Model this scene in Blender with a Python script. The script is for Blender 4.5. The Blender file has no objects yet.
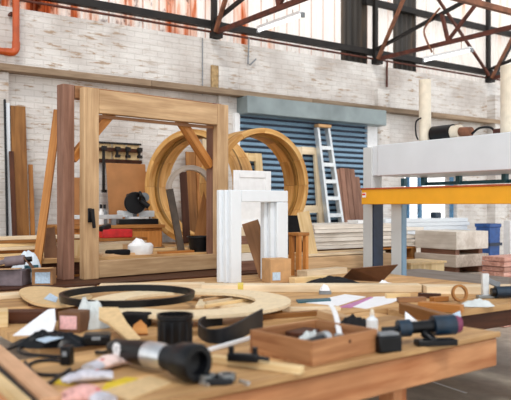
import bpy, math, random
from mathutils import Vector, Matrix, noise
random.seed(7)
C = bpy.context.scene.collection
PI = math.pi
def R(d): return math.radians(d)

# ------------------------------------------------------------------ camera geometry
FPX, CX, HY, CH = 700.0, 255.5, 206.0, 1.55
A = R(55)
FW = Vector((math.cos(A), math.sin(A), 0)); RT = Vector((math.sin(A), -math.cos(A), 0))
def at(px, py, t):
    p = (FW + RT*((px-CX)/FPX))*t
    p.z = CH-(py-HY)/FPX*t
    return p
def onz(px, py, z): return at(px, py, (CH-z)*FPX/(py-HY))
def ony(px, py, Y): return at(px, py, Y/(FW.y+RT.y*(px-CX)/FPX))
def onx(px, py, X): return at(px, py, X/(FW.x+RT.x*(px-CX)/FPX))
TB = 0.88
def B(px, py, z=TB): return onz(px, py, z)
CAMROT = -35.0

# ------------------------------------------------------------------ materials
def nodes(name):
    m = bpy.data.materials.new(name); m.use_nodes = True
    nt = m.node_tree; b = nt.nodes['Principled BSDF']
    return m, nt, b
def N(nt, t, **kw):
    n = nt.nodes.new(t)
    for k, v in kw.items():
        if k.startswith('_'): setattr(n, k[1:], v)
        else: n.inputs[k.replace('__', ' ')].default_value = v
    return n
def rgb(h):
    h = h.lstrip('#'); c = [int(h[i:i+2], 16)/255 for i in (0, 2, 4)]
    return tuple((x/12.92 if x <= .04045 else ((x+.055)/1.055)**2.4) for x in c)+(1,)
def ramp(nt, fac, stops):
    r = nt.nodes.new('ShaderNodeValToRGB'); e = r.color_ramp.elements
    while len(e) > 1: e.remove(e[-1])
    e[0].position, e[0].color = stops[0]
    for p, c in stops[1:]:
        k = e.new(p); k.color = c
    nt.links.new(fac, r.inputs[0]); return r.outputs[0]
def mixc(nt, fac, a, b, mode='MIX'):
    n = nt.nodes.new('ShaderNodeMix'); n.data_type = 'RGBA'; n.blend_type = mode
    for s, v in ((0, fac), (6, a), (7, b)):
        if isinstance(v, (int, float, tuple)): n.inputs[s].default_value = v
        else: nt.links.new(v, n.inputs[s])
    return n.outputs[2]
def wood(name, c1, c2, rough=.55, var=.22, along=1.6, across=26.0, spec=.3):
    m, nt, b = nodes(name); L = nt.links
    a = N(nt, 'ShaderNodeAttribute', _attribute_name='gv')
    mp = N(nt, 'ShaderNodeMapping', Scale=(along, across, across)); L.new(a.outputs['Vector'], mp.inputs[0])
    n1 = N(nt, 'ShaderNodeTexNoise', Scale=1.0, Detail=5.0, Roughness=.6, Distortion=.6); L.new(mp.outputs[0], n1.inputs[0])
    mp2 = N(nt, 'ShaderNodeMapping', Scale=(2.2, 5, 5)); L.new(a.outputs['Vector'], mp2.inputs[0])
    n2 = N(nt, 'ShaderNodeTexNoise', Scale=1.0, Detail=3.0); L.new(mp2.outputs[0], n2.inputs[0])
    col = ramp(nt, n1.outputs[0], [(.32, rgb(c1)), (.68, rgb(c2))])
    col2 = ramp(nt, n2.outputs[0], [(.35, (.78, .74, .70, 1)), (.65, (1.1, 1.1, 1.1, 1))])
    col = mixc(nt, .8, col, col2, 'MULTIPLY')
    t = N(nt, 'ShaderNodeAttribute', _attribute_name='tint')
    mm = N(nt, 'ShaderNodeMath', _operation='MULTIPLY_ADD'); mm.inputs[1].default_value = var; mm.inputs[2].default_value = 1.0
    L.new(t.outputs['Fac'], mm.inputs[0])
    hs = N(nt, 'ShaderNodeHueSaturation'); L.new(mm.outputs[0], hs.inputs['Value']); L.new(col, hs.inputs['Color'])
    L.new(hs.outputs[0], b.inputs['Base Color'])
    b.inputs['Roughness'].default_value = rough; b.inputs['Specular IOR Level'].default_value = spec
    bp = N(nt, 'ShaderNodeBump', Strength=.12, Distance=.004); L.new(n1.outputs[0], bp.inputs['Height']); L.new(bp.outputs[0], b.inputs['Normal'])
    return m
def plain(name, c, rough=.5, metal=0.0, mott=.18, scale=14.0, spec=.5):
    m, nt, b = nodes(name); L = nt.links
    tc = N(nt, 'ShaderNodeTexCoord'); n = N(nt, 'ShaderNodeTexNoise', Scale=scale, Detail=4.0); L.new(tc.outputs['Object'], n.inputs[0])
    c0 = rgb(c); lo = tuple(x*(1-mott) for x in c0[:3])+(1,); hi = tuple(min(1, x*(1+mott)) for x in c0[:3])+(1,)
    L.new(ramp(nt, n.outputs[0], [(.35, lo), (.65, hi)]), b.inputs['Base Color'])
    b.inputs['Roughness'].default_value = rough; b.inputs['Metallic'].default_value = metal; b.inputs['Specular IOR Level'].default_value = spec
    return m
def glow(name, c, s):
    m, nt, b = nodes(name); b.inputs['Emission Color'].default_value = rgb(c); b.inputs['Emission Strength'].default_value = s
    return m

M = {}
M['oak'] = wood('oak', '#b6926b', '#d8b78e')
M['oak_red'] = wood('oak_red', '#8c6344', '#ab7f58')
M['pine'] = wood('pine', '#d9b780', '#f0d9ab', var=.14)
M['pale'] = wood('pale', '#d8c3a0', '#ecdcc0', var=.12)
M['honey'] = wood('honey', '#bb8440', '#e6bb78', var=.16, across=16)
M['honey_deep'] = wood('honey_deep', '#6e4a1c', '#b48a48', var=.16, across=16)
M['orange'] = wood('orange', '#a0652f', '#c08648')
M['brown'] = wood('brown', '#83552b', '#a87640')
M['dark'] = wood('dark', '#3a1f12', '#5d3520')
M['redbrown'] = wood('redbrown', '#7d5746', '#a37a66')
M['bench'] = wood('bench', '#a98055', '#d3ac78', rough=.6, across=12)
M['benchside'] = wood('benchside', '#a7663c', '#daa172', rough=.5, across=9, along=1.1)
M['tray'] = wood('tray', '#95633f', '#c29064')
M['plank_tan'] = wood('plank_tan', '#b58a68', '#d2aa88')
M['pink_wood'] = wood('pink_wood', '#b87f70', '#dcb0a2')
M['bed_board'] = wood('bed_board', '#85796f', '#a3968b', var=.1)
M['grey_wood'] = wood('grey_wood', '#b5a899', '#d5cabf', var=.1)
M['mdf'] = plain('mdf', '#d8b989', .7, mott=.08, scale=30)
M['mdf_pale'] = plain('mdf_pale', '#e6d2ae', .7, mott=.07, scale=30)
M['carton'] = plain('carton', '#a57a52', .8, mott=.1)
M['carton_light'] = plain('carton_light', '#c49a6c', .8, mott=.1)
M['carton_dark'] = plain('carton_dark', '#6e4c34', .8, mott=.12)
M['hardboard'] = plain('hardboard', '#ad7746', .6, mott=.1, scale=5)
M['white'] = plain('white', '#eceef0', .45, mott=.04)
M['white_blue'] = plain('white_blue', '#e3eaf0', .4, mott=.015)
M['sheet'] = wood('sheet', '#dcd3c7', '#f0eae0', var=.1)
M['machine'] = plain('machine', '#dbe2e8', .35, mott=.03, scale=3)
M['post'] = plain('post', '#cdd2d3', .45, mott=.03, scale=3)
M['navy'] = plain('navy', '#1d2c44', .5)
M['teal'] = plain('teal', '#235a68', .45)
M['blue_frame'] = plain('blue_frame', '#4c80a6', .45)
M['blue'] = plain('blue', '#1f4f93', .45)
M['yellow'] = plain('yellow', '#efa916', .45, mott=.06, scale=4)
M['yellow_cloth'] = plain('yellow_cloth', '#e0c22c', .8)
M['red'] = plain('red', '#cf1f22', .4)
M['pink'] = plain('pink', '#dda9a3', .8, mott=.2, scale=40)
M['glove'] = plain('glove', '#e8cfc9', .85, mott=.15, scale=40)
M['glove_grey'] = plain('glove_grey', '#c3c2cc', .85, mott=.15, scale=40)
M['black'] = plain('black', '#0c0e12', .32, mott=.3, spec=.3)
M['black_matte'] = plain('black_matte', '#121214', .75, mott=.3, spec=.2)
M['rubber'] = plain('rubber', '#171a1f', .5, mott=.3, spec=.3)
M['drill'] = plain('drill', '#10293c', .4, mott=.3)
M['magenta'] = plain('magenta', '#7d3355', .5)
M['grey_dark'] = plain('grey_dark', '#54493f', .6)
M['grey'] = plain('grey', '#7d8287', .5)
M['purple_grey'] = plain('purple_grey', '#75686d', .6)
M['silver'] = plain('silver', '#c9cdd0', .3, metal=.85, mott=.1)
M['alu'] = plain('alu', '#d5dadd', .38, metal=.5, mott=.08)
M['steel'] = plain('steel', '#8f9598', .35, metal=.8, mott=.15)
M['rust'] = plain('rust', '#55281a', .7, mott=.4, scale=9)
M['rust_light'] = plain('rust_light', '#80523a', .7, mott=.35, scale=9)
M['black_steel'] = plain('black_steel', '#17120f', .7, mott=.5, scale=6)
M['orange_pipe'] = plain('orange_pipe', '#b5501f', .35, mott=.15, scale=5)
M['rag'] = plain('rag', '#cdd4d4', .9, mott=.1)
M['paper'] = plain('paper', '#eef0f4', .7, mott=.03)
M['lavender'] = plain('lavender', '#c07fb0', .6)
M['label_blue'] = plain('label_blue', '#bcd2e6', .6, mott=.12, scale=60)
M['label_pink'] = plain('label_pink', '#e3b4b6', .6, mott=.15, scale=60)
M['cloth_black'] = plain('cloth_black', '#141418', .9)
M['bag'] = plain('bag', '#ccd8e2', .35, mott=.12, scale=9)
M['tape'] = plain('tape', '#e5d060', .6)
M['cream_pipe'] = plain('cream_pipe', '#ded3bf', .5, mott=.07)
M['brick_raw'] = plain('brick_raw', '#a58a63', .85, mott=.3, scale=20)
M['rail'] = wood('rail', '#7e6b57', '#a08c76', rough=.7)
M['tube'] = glow('tube', '#ffffff', 2.2)

# painted brick
def brick_mat():
    m, nt, b = nodes('painted_brick'); L = nt.links
    tc = N(nt, 'ShaderNodeTexCoord'); sp = N(nt, 'ShaderNodeSeparateXYZ'); L.new(tc.outputs['Object'], sp.inputs[0])
    cb = N(nt, 'ShaderNodeCombineXYZ'); L.new(sp.outputs[0], cb.inputs[0]); L.new(sp.outputs[2], cb.inputs[1]); L.new(sp.outputs[1], cb.inputs[2])
    br = N(nt, 'ShaderNodeTexBrick', Scale=1.0); br.inputs['Brick Width'].default_value = .235; br.inputs['Row Height'].default_value = .08
    br.inputs['Mortar Size'].default_value = .007; br.inputs['Mortar Smooth'].default_value = .5
    br.inputs['Color1'].default_value = rgb('#e1deda'); br.inputs['Color2'].default_value = rgb('#d9d5d1'); br.inputs['Mortar'].default_value = rgb('#cdc9c4')
    L.new(cb.outputs[0], br.inputs[0])
    n = N(nt, 'ShaderNodeTexNoise', Scale=1.3, Detail=6.0); L.new(cb.outputs[0], n.inputs[0])
    big = ramp(nt, n.outputs[0], [(.34, rgb('#c6bdb8')), (.58, (1, 1, 1, 1))])
    col = mixc(nt, .75, br.outputs['Color'], big, 'MULTIPLY')
    mp = N(nt, 'ShaderNodeMapping', Scale=(3.6, 19, 1)); L.new(cb.outputs[0], mp.inputs[0])
    n2 = N(nt, 'ShaderNodeTexNoise', Scale=1.0, Detail=5.0, Roughness=.65); L.new(mp.outputs[0], n2.inputs[0])
    chips = ramp(nt, n2.outputs[0], [(.555, (0, 0, 0, 1)), (.63, (1, 1, 1, 1))])
    n3 = N(nt, 'ShaderNodeTexNoise', Scale=.55, Detail=2.0); L.new(cb.outputs[0], n3.inputs[0])
    zone = ramp(nt, n3.outputs[0], [(.40, (.12, .12, .12, 1)), (.56, (.95, .95, .95, 1))])
    f = mixc(nt, 1.0, chips, zone, 'MULTIPLY')
    col = mixc(nt, f, col, rgb('#a68e76'))
    L.new(col, b.inputs['Base Color']); b.inputs['Roughness'].default_value = .75
    bp = N(nt, 'ShaderNodeBump', Strength=.28, Distance=.01); L.new(br.outputs['Fac'], bp.inputs['Height']); bp.invert = True
    bp2 = N(nt, 'ShaderNodeBump', Strength=.6, Distance=.02); L.new(n2.outputs[0], bp2.inputs['Height']); L.new(bp.outputs[0], bp2.inputs['Normal'])
    L.new(bp2.outputs[0], b.inputs['Normal'])
    return m
M['brick'] = brick_mat()
def floor_mat():
    m, nt, b = nodes('worn_concrete'); L = nt.links
    tc = N(nt, 'ShaderNodeTexCoord')
    n = N(nt, 'ShaderNodeTexNoise', Scale=1.2, Detail=8.0, Roughness=.65); L.new(tc.outputs['Object'], n.inputs[0])
    n2 = N(nt, 'ShaderNodeTexNoise', Scale=6.0, Detail=6.0); L.new(tc.outputs['Object'], n2.inputs[0])
    col = ramp(nt, n.outputs[0], [(.3, rgb('#a3988a')), (.5, rgb('#c2b8a9')), (.7, rgb('#d6ccbd'))])
    col = mixc(nt, .6, col, ramp(nt, n2.outputs[0], [(.35, (.62, .6, .58, 1)), (.6, (1, 1, 1, 1))]), 'MULTIPLY')
    L.new(col, b.inputs['Base Color']); b.inputs['Roughness'].default_value = .5
    bp = N(nt, 'ShaderNodeBump', Strength=.2, Distance=.01); L.new(n2.outputs[0], bp.inputs['Height']); L.new(bp.outputs[0], b.inputs['Normal'])
    return m
M['floor'] = floor_mat()
def cladding_mat():
    m, nt, b = nodes('rusty_translucent_sheet'); L = nt.links
    out = nt.nodes['Material Output']
    tc = N(nt, 'ShaderNodeNewGeometry')
    mp = N(nt, 'ShaderNodeMapping', Scale=(4.2, 1, .35)); L.new(tc.outputs['Position'], mp.inputs[0])
    n = N(nt, 'ShaderNodeTexNoise', Scale=1.0, Detail=5.0, Roughness=.6); L.new(mp.outputs[0], n.inputs[0])
    mp3 = N(nt, 'ShaderNodeMapping', Scale=(5, 1, 2.6)); L.new(tc.outputs['Position'], mp3.inputs[0])
    n3 = N(nt, 'ShaderNodeTexNoise', Scale=1.0, Detail=6.0, Roughness=.7); L.new(mp3.outputs[0], n3.inputs[0])
    sp = N(nt, 'ShaderNodeSeparateXYZ'); L.new(tc.outputs['Position'], sp.inputs[0])
    mr = N(nt, 'ShaderNodeMapRange'); L.new(sp.outputs[0], mr.inputs[0])
    mr.inputs[1].default_value = 2.5; mr.inputs[2].default_value = 7.5; mr.inputs[3].default_value = .13; mr.inputs[4].default_value = -.05
    ad = N(nt, 'ShaderNodeMath', _operation='ADD'); L.new(n.outputs[0], ad.inputs[0]); L.new(mr.outputs[0], ad.inputs[1])
    ad3 = N(nt, 'ShaderNodeMath', _operation='ADD'); L.new(n3.outputs[0], ad3.inputs[0]); L.new(mr.outputs[0], ad3.inputs[1])
    col = ramp(nt, ad.outputs[0], [(.52, rgb('#fffcf9')), (.60, rgb('#ffeee4')), (.67, rgb('#e59a6c')), (.76, rgb('#8a3a1a'))])
    col = mixc(nt, ramp(nt, ad3.outputs[0], [(.62, (0, 0, 0, 1)), (.74, (1, 1, 1, 1))]), col, rgb('#5c2414'))
    # rib lines
    w = N(nt, 'ShaderNodeMath', _operation='FRACT'); dv = N(nt, 'ShaderNodeMath', _operation='DIVIDE'); dv.inputs[1].default_value = .26
    L.new(sp.outputs[0], dv.inputs[0]); L.new(dv.outputs[0], w.inputs[0])
    rib = ramp(nt, w.outputs[0], [(.0, (1, 1, 1, 1)), (.07, (1, 1, 1, 1)), (.12, (0, 0, 0, 1)), (1, (0, 0, 0, 1))])
    col = mixc(nt, mixc(nt, 1.0, rib, (.6, .6, .6, 1), 'MULTIPLY'), col, rgb('#cf9c80'))
    tr = nt.nodes.new('ShaderNodeBsdfTranslucent'); df = nt.nodes.new('ShaderNodeBsdfDiffuse')
    L.new(col, tr.inputs[0]); L.new(col, df.inputs[0])
    mx = nt.nodes.new('ShaderNodeMixShader'); mx.inputs[0].default_value = .25
    L.new(tr.outputs[0], mx.inputs[1]); L.new(df.outputs[0], mx.inputs[2]); L.new(mx.outputs[0], out.inputs[0])
    return m
M['cladding'] = cladding_mat()
def darksheet_mat():
    m, nt, b = nodes('dark_corrugated_sheet'); L = nt.links
    tc = N(nt, 'ShaderNodeTexCoord'); mp = N(nt, 'ShaderNodeMapping', Scale=(9, 1, .6)); L.new(tc.outputs['Object'], mp.inputs[0])
    n = N(nt, 'ShaderNodeTexNoise', Scale=1.0, Detail=4.0); L.new(mp.outputs[0], n.inputs[0])
    L.new(ramp(nt, n.outputs[0], [(.3, rgb('#201f1e')), (.55, rgb('#3a332c')), (.75, rgb('#5a4632'))]), b.inputs['Base Color'])
    b.inputs['Roughness'].default_value = .6
    return m
M['darksheet'] = darksheet_mat()
def glass_mat():
    m, nt, b = nodes('window_glass'); b.inputs['Transmission Weight'].default_value = 1; b.inputs['Roughness'].default_value = .02
    b.inputs['IOR'].default_value = 1.05; b.inputs['Base Color'].default_value = (1, 1, 1, 1); return m
M['glass'] = glass_mat()
M['slat'] = plain('slat', '#7c9bb3', .4, metal=.1, mott=.06)
M['shutter_box'] = plain('shutter_box', '#828e90', .4, metal=.2, mott=.2, scale=2.2)

# ------------------------------------------------------------------ mesh builder
class MB:
    def __init__(s): s.v = []; s.f = []; s.g = []; s.t = []
    def add(s, vs, fs, gs, tint=None):
        o = len(s.v); tint = random.uniform(-1, 1) if tint is None else tint
        off = Vector((random.random()*40, random.random()*40, random.random()*40))
        s.v += [Vector(v) for v in vs]; s.f += [tuple(i+o for i in f) for f in fs]
        s.g += [Vector(g)+off for g in gs]; s.t += [tint]*len(vs); return s
    def box(s, c, size, rot=None, tint=None):
        c = Vector(c); h = Vector(size)/2
        if rot is None: rm = Matrix.Identity(3)
        elif isinstance(rot, (int, float)): rm = Matrix.Rotation(R(rot), 3, 'Z')
        else: rm = rot
        order = sorted(range(3), key=lambda i: -size[i]); vs = []; gs = []
        for x in (-1, 1):
            for y in (-1, 1):
                for z in (-1, 1):
                    l = Vector((x*h.x, y*h.y, z*h.z)); vs.append(c+rm@l); gs.append((l[order[0]], l[order[1]], l[order[2]]))
        fs = [(0, 1, 3, 2), (4, 6, 7, 5), (0, 4, 5, 1), (2, 3, 7, 6), (0, 2, 6, 4), (1, 5, 7, 3)]
        return s.add(vs, fs, gs, tint)
    def bar(s, p, q, w, h, up=(0, 0, 1), tint=None):
        p = Vector(p); q = Vector(q); x = (q-p); L = x.length; x.normalize(); up = Vector(up)
        y = up.cross(x)
        if y.length < 1e-4: y = Vector((0, 1, 0)).cross(x)
        y.normalize(); z = x.cross(y)
        return s.box((p+q)/2, (L, w, h), Matrix((x, y, z)).transposed(), tint)
    def tube(s, pts, r, n=10, closed=False, flat=1.0, tint=None):
        pts = [Vector(p) for p in pts]; k = len(pts); rs = r if isinstance(r, (list, tuple)) else [r]*k
        vs = []; gs = []; fs = []; ref = None; d = 0
        for i, p in enumerate(pts):
            if closed: tg = pts[(i+1) % k]-pts[i-1]
            else: tg = pts[min(i+1, k-1)]-pts[max(i-1, 0)]
            tg.normalize()
            if ref is None: ref = Vector((0, 0, 1)) if abs(tg.z) < .95 else Vector((1, 0, 0))
            a = tg.cross(ref); a.normalize(); b = a.cross(tg); b.normalize(); ref = b
            if i: d += (pts[i]-pts[i-1]).length
            for j in range(n):
                th = 2*PI*j/n; vs.append(p+a*math.cos(th)*rs[i]+b*math.sin(th)*rs[i]*flat)
                gs.append((d, math.cos(th)*rs[i], math.sin(th)*rs[i]))
        for i in range(k if closed else k-1):
            i2 = (i+1) % k
            for j in range(n):
                j2 = (j+1) % n; fs.append((i*n+j, i*n+j2, i2*n+j2, i2*n+j))
        if not closed: fs.append(tuple(range(n))[::-1]); fs.append(tuple((k-1)*n+j for j in range(n)))
        return s.add(vs, fs, gs, tint)
    def lathe(s, prof, mat=None, n=28, a0=0, a1=360, tint=None, close=False):
        # prof: (r, z) polyline about local z; close joins last to first
        mat = mat or Matrix.Identity(4); full = abs(a1-a0) >= 360; m = n if full else n+1
        vs = []; gs = []; fs = []; k = len(prof)
        for i in range(m):
            th = R(a0+(a1-a0)*i/n)
            for (r, z) in prof:
                vs.append(mat@Vector((r*math.cos(th), r*math.sin(th), z))); gs.append((th*max(r, .05), r, z))
        kk = k if close else k-1
        for i in range(n):
            i2 = (i+1) % m if full else i+1
            for j in range(kk):
                j2 = (j+1) % k; fs.append((i*k+j, i2*k+j, i2*k+j2, i*k+j2))
        if not full and close:
            fs.append(tuple(range(k))); fs.append(tuple((m-1)*k+j for j in range(k))[::-1])
        return s.add(vs, fs, gs, tint)
    def cyl(s, p, q, r, n=20, r2=None):
        p = Vector(p); q = Vector(q); d = q-p; L = d.length
        mat = Matrix.Translation(p)@d.to_track_quat('Z', 'Y').to_matrix().to_4x4()
        r2 = r if r2 is None else r2
        return s.lathe([(1e-4, 0), (r, 0), (r2, L), (1e-4, L)], mat, n)
    def plate(s, pts, th, down=False, tint=None):
        # polygon of 3D points given thickness along its normal (upwards unless down)
        pts = [Vector(p) for p in pts]; nrm = Vector((0, 0, 0)); k = len(pts)
        for i in range(k):
            a, b = pts[i], pts[(i+1) % k]
            nrm += Vector(((a.y-b.y)*(a.z+b.z), (a.z-b.z)*(a.x+b.x), (a.x-b.x)*(a.y+b.y)))
        nrm.normalize()
        if nrm.z < 0: pts = pts[::-1]; nrm = -nrm
        if down: nrm2 = -nrm
        vs = pts+[p+nrm*th*(-1 if down else 1) for p in pts]
        bot = tuple(range(k)); top = tuple(range(k, 2*k))
        e = (pts[1]-pts[0]).normalized(); w = nrm.cross(e)
        gs = [((v-pts[0]).dot(e), (v-pts[0]).dot(w), (v-pts[0]).dot(nrm)) for v in vs]
        fs = [bot[::-1], top]+[(i, (i+1) % k, k+(i+1) % k, k+i) for i in range(k)]
        if down: fs = [f[::-1] for f in fs]
        return s.add(vs, fs, gs, tint)
    def ribbon(s, path, h, th):
        # upright band that follows a path lying on a surface
        path = [Vector(p) for p in path]; k = len(path); vs = []; gs = []; fs = []; d = 0
        hs = h if isinstance(h, (list, tuple)) else [h]*k
        for i, p in enumerate(path):
            tg = path[min(i+1, k-1)]-path[max(i-1, 0)]; tg.z = 0; tg.normalize(); nn = Vector((-tg.y, tg.x, 0))*th/2
            if i: d += (path[i]-path[i-1]).length
            up = Vector((0, 0, hs[i])); vs += [p-nn, p+nn, p+nn+up, p-nn+up]; gs += [(d, 0, 0), (d, th, 0), (d, th, hs[i]), (d, 0, hs[i])]
        for i in range(k-1):
            for j in range(4): fs.append((i*4+j, i*4+(j+1) % 4, i*4+4+(j+1) % 4, i*4+4+j))
        fs.append((3, 2, 1, 0)); fs.append(tuple((k-1)*4+j for j in range(4)))
        return s.add(vs, fs, gs)
    def build(s, name, mat, parent=None, bevel=0.0, local=False, smooth=True, solid=0.0, sub=0):
        vs = s.v; o = bpy.data.objects.new(name, None)
        me = bpy.data.meshes.new(name)
        if parent is not None:
            if not local: inv = FR[parent.name].inverted(); vs = [inv@v for v in vs]
            base = Vector((0, 0, 0))
        else:
            xs = [v.x for v in vs]; ys = [v.y for v in vs]; zs = [v.z for v in vs]
            base = Vector(((min(xs)+max(xs))/2, (min(ys)+max(ys))/2, min(zs))); vs = [v-base for v in vs]
        me.from_pydata([tuple(v) for v in vs], [], s.f)
        a = me.attributes.new('gv', 'FLOAT_VECTOR', 'POINT'); a.data.foreach_set('vector', [c for g in s.g for c in g])
        a = me.attributes.new('tint', 'FLOAT', 'POINT'); a.data.foreach_set('value', s.t)
        if smooth:
            me.polygons.foreach_set('use_smooth', [True]*len(me.polygons)); me.set_sharp_from_angle(angle=R(38))
        me.materials.append(M[mat]); me.update()
        bpy.data.objects.remove(o); o = bpy.data.objects.new(name, me); C.objects.link(o)
        o.location = base
        if parent is not None: o.parent = parent; FR[o.name] = FR[parent.name]
        else: FR[o.name] = Matrix.Translation(base)
        if solid: md = o.modifiers.new('solid', 'SOLIDIFY'); md.thickness = solid; md.offset = 0
        if sub: md = o.modifiers.new('sub', 'SUBSURF'); md.levels = sub; md.render_levels = sub
        if bevel:
            md = o.modifiers.new('bevel', 'BEVEL'); md.width = bevel; md.segments = 2; md.limit_method = 'ANGLE'; md.angle_limit = R(40)
        return o
FR = {}
def tag(o, label, cat, group=None, kind=None):
    o['label'] = label; o['category'] = cat
    if group: o['group'] = group
    if kind: o['kind'] = kind
    return o
def thing(name, label, cat, loc, rz=0, group=None, pitch=None):
    o = bpy.data.objects.new(name, None); o.empty_display_size = .1; C.objects.link(o)
    o.location = loc; o.rotation_euler = (0, 0, R(rz))
    FR[o.name] = Matrix.Translation(Vector(loc))@Matrix.Rotation(R(rz), 4, 'Z')
    return tag(o, label, cat, group)
def struct(name, mb, mat, label=None, bevel=0, parent=None):
    o = mb.build(name, mat, parent, bevel=bevel)
    if parent is None:
        o['kind'] = 'structure'
        if label: o['label'] = label
    return o
def dup(root, loc, rz=None, label=None, group=None):
    r = root.copy(); C.objects.link(r); r.location = loc
    if rz is not None: r.rotation_euler = (0, 0, R(rz))
    if label: r['label'] = label
    if group: r['group'] = group
    FR[r.name] = Matrix.Translation(Vector(loc))@Matrix.Rotation(r.rotation_euler.z, 4, 'Z')
    for ch in list(root.children):
        c = ch.copy(); C.objects.link(c); c.parent = r
        for g in list(ch.children):
            d = g.copy(); C.objects.link(d); d.parent = c
    return r
def spline(pts, n=8, closed=False):
    pts = [Vector(p) for p in pts]; k = len(pts); out = []
    for i in range(k if closed else k-1):
        if closed: p0, p1, p2, p3 = pts[i-1], pts[i], pts[(i+1) % k], pts[(i+2) % k]
        else: p0, p1, p2, p3 = pts[max(i-1, 0)], pts[i], pts[i+1], pts[min(i+2, k-1)]
        for j in range(n):
            t = j/n
            out.append(.5*((2*p1)+(p2-p0)*t+(2*p0-5*p1+4*p2-p3)*t*t+(3*p1-p0-3*p2+p3)*t**3))
    if not closed: out.append(pts[-1])
    return out
def heap(center, sx, sy, h, rz, seed, n=22, amp=.35, freq=9):
    # crumpled cloth or bag lying on a surface; closed underneath
    vs = []; gs = []; fs = []; rot = Matrix.Rotation(R(rz), 3, 'Z'); c = Vector(center)
    for i in range(n):
        for j in range(n):
            x, y = 2*i/(n-1)-1, 2*j/(n-1)-1
            k = max(abs(x), abs(y)); l = math.hypot(x, y) or 1; x2, y2 = x*k/l, y*k/l
            r = math.hypot(x2, y2); wob = 1+.22*noise.noise(Vector((math.atan2(y2, x2)*1.6, seed, 0)))
            nz = noise.noise(Vector((x2*2.2, y2*2.2, seed)))*amp+abs(noise.noise(Vector((x2*freq*.4, y2*freq*.4, seed+5))))*amp
            z = h*max(0, (1-r**2.4))*(.75+nz) if r < .995 else 0
            p = Vector((x2*sx*wob, y2*sy*wob, z+.003)); vs.append(c+rot@p); gs.append(p)
    for i in range(n-1):
        for j in range(n-1):
            a = i*n+j; fs.append((a, a+n, a+n+1, a+1))
    mb = MB(); mb.add(vs, fs, gs)
    rim = [i*n for i in range(n)]+[(n-1)*n+j for j in range(1, n)]+[i*n+n-1 for i in range(n-2, -1, -1)]+[j for j in range(n-2, 0, -1)]
    mb.f.append(tuple(rim)[::-1])
    return mb

# ================================================================== SETTING
WY = 9.01                      # face of the back wall
WT = 4.06                      # its top
def wx(px): return ony(px, 200, WY).x
struct('floor', MB().box((7, 5, -.05), (30, 26, .1)), 'floor', 'worn grey brown concrete workshop floor')
wl, wr = wx(404), wx(457)      # window opening
WZ0, WZ1 = 1.0, 2.45
w = MB()
w.box(((-6+wl)/2, WY+.15, WT/2), (wl+6, .3, WT)); w.box(((22+wr)/2, WY+.15, WT/2), (22-wr, .3, WT))
w.box(((wl+wr)/2, WY+.15, WZ0/2), (wr-wl, .3, WZ0)); w.box(((wl+wr)/2, WY+.15, (WZ1+WT)/2), (wr-wl, .3, WT-WZ1))
struct('wall_back', w, 'brick', 'white painted brick back wall with chipped paint')
a_, b_ = onz(424, 379, 0), onz(466, 393, 0)
struct('trim_9', MB().bar(a_+Vector((0, 0, .001)), b_+Vector((0, 0, .001)), .03, .002), 'white', 'thin white line painted on the floor')
# upper cladding, corrugated sheets
def corrugated(x0, x1, y, z0, z1, period=.13, amp=.018, th=.006):
    mb = MB(); vs = []; gs = []; fs = []; k = int((x1-x0)/period*6)
    for i in range(k+1):
        x = x0+(x1-x0)*i/k; ph = (x/period) % 1
        yy = y+amp*(1 if ph < .35 else (-1 if .5 < ph < .85 else (1-2*(ph-.35)/.15 if ph <= .5 else -1+2*(ph-.85)/.15)))
        for z in (z0, z1): vs += [(x, yy, z), (x, yy+th, z)]; gs += [(z, x, 0), (z, x, th)]
    for i in range(k):
        a = i*4; b = a+4
        fs += [(a, b, b+2, a+2), (a+1, a+3, b+3, b+1), (a+2, b+2, b+3, a+3), (a, a+1, b+1, b)]
    return mb.add(vs, fs, gs)
CY = WY+.12
d1 = (ony(341.5, 30, CY).x, ony(366.8, 30, CY).x); d2 = (ony(393.7, 30, CY).x, ony(415.5, 30, CY).x)
struct('wall_upper', corrugated(-3, d1[0], CY, WT+.005, 6.4), 'cladding', 'rust streaked translucent corrugated cladding above the brick wall, left of the dark sheets')
struct('wall_upper_middle', corrugated(d1[1], d2[0], CY, WT+.005, 6.4), 'cladding', 'translucent corrugated cladding between the two dark sheets')
struct('wall_upper_right', corrugated(d2[1], 20, CY, WT+.005, 6.4), 'cladding', 'translucent corrugated cladding right of the dark sheets')
struct('trim_1', corrugated(d1[0]+.004, d1[1]-.004, CY, WT+.005, 6.4), 'darksheet', 'dark corrugated sheet, left of the two')
struct('trim_2', corrugated(d2[0]+.004, d2[1]-.004, CY, WT+.005, 6.4), 'darksheet', 'dark corrugated sheet, right of the two')
# timber rail along the wall
mb = MB()
xs = [-3, 1.6, 4.4, 7.3, 10.2, 14]
for a, b in zip(xs, xs[1:]): mb.box(((a+b)/2, WY-.11, 3.26), (b-a-.004, .2, .085))
struct('trim_3', mb, 'rail', 'long timber rail running along the back wall', bevel=.005)
# pilasters
def pil(name, p0, p1, z1, dep=.1, label='white painted brick pilaster', z0=0):
    a, b = wx(p0), wx(p1); return struct(name, MB().box(((a+b)/2, WY-dep/2, (z0+z1)/2), (b-a, dep-.002, z1-z0)), 'brick', label)
pil('trim_4', -60, 6, 3.21, .12, 'white brick pilaster at the left end of the wall')
pil('trim_5', 217.2, 236, 3.66, .05, 'painted wall patch left of the roller shutter')
a, b = wx(210.5), wx(217)
struct('trim_6', MB().box(((a+b)/2, WY-.021, 3.48), (b-a, .04, .37)), 'brick_raw', 'strip of bare brick beside the painted patch')
pil('trim_7', 374.5, 386, 3.63, .09, 'white pilaster right of the roller shutter')
pil('trim_8', 487, 499, 3.8, .2, 'white pilaster at the right of the wall')
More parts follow.
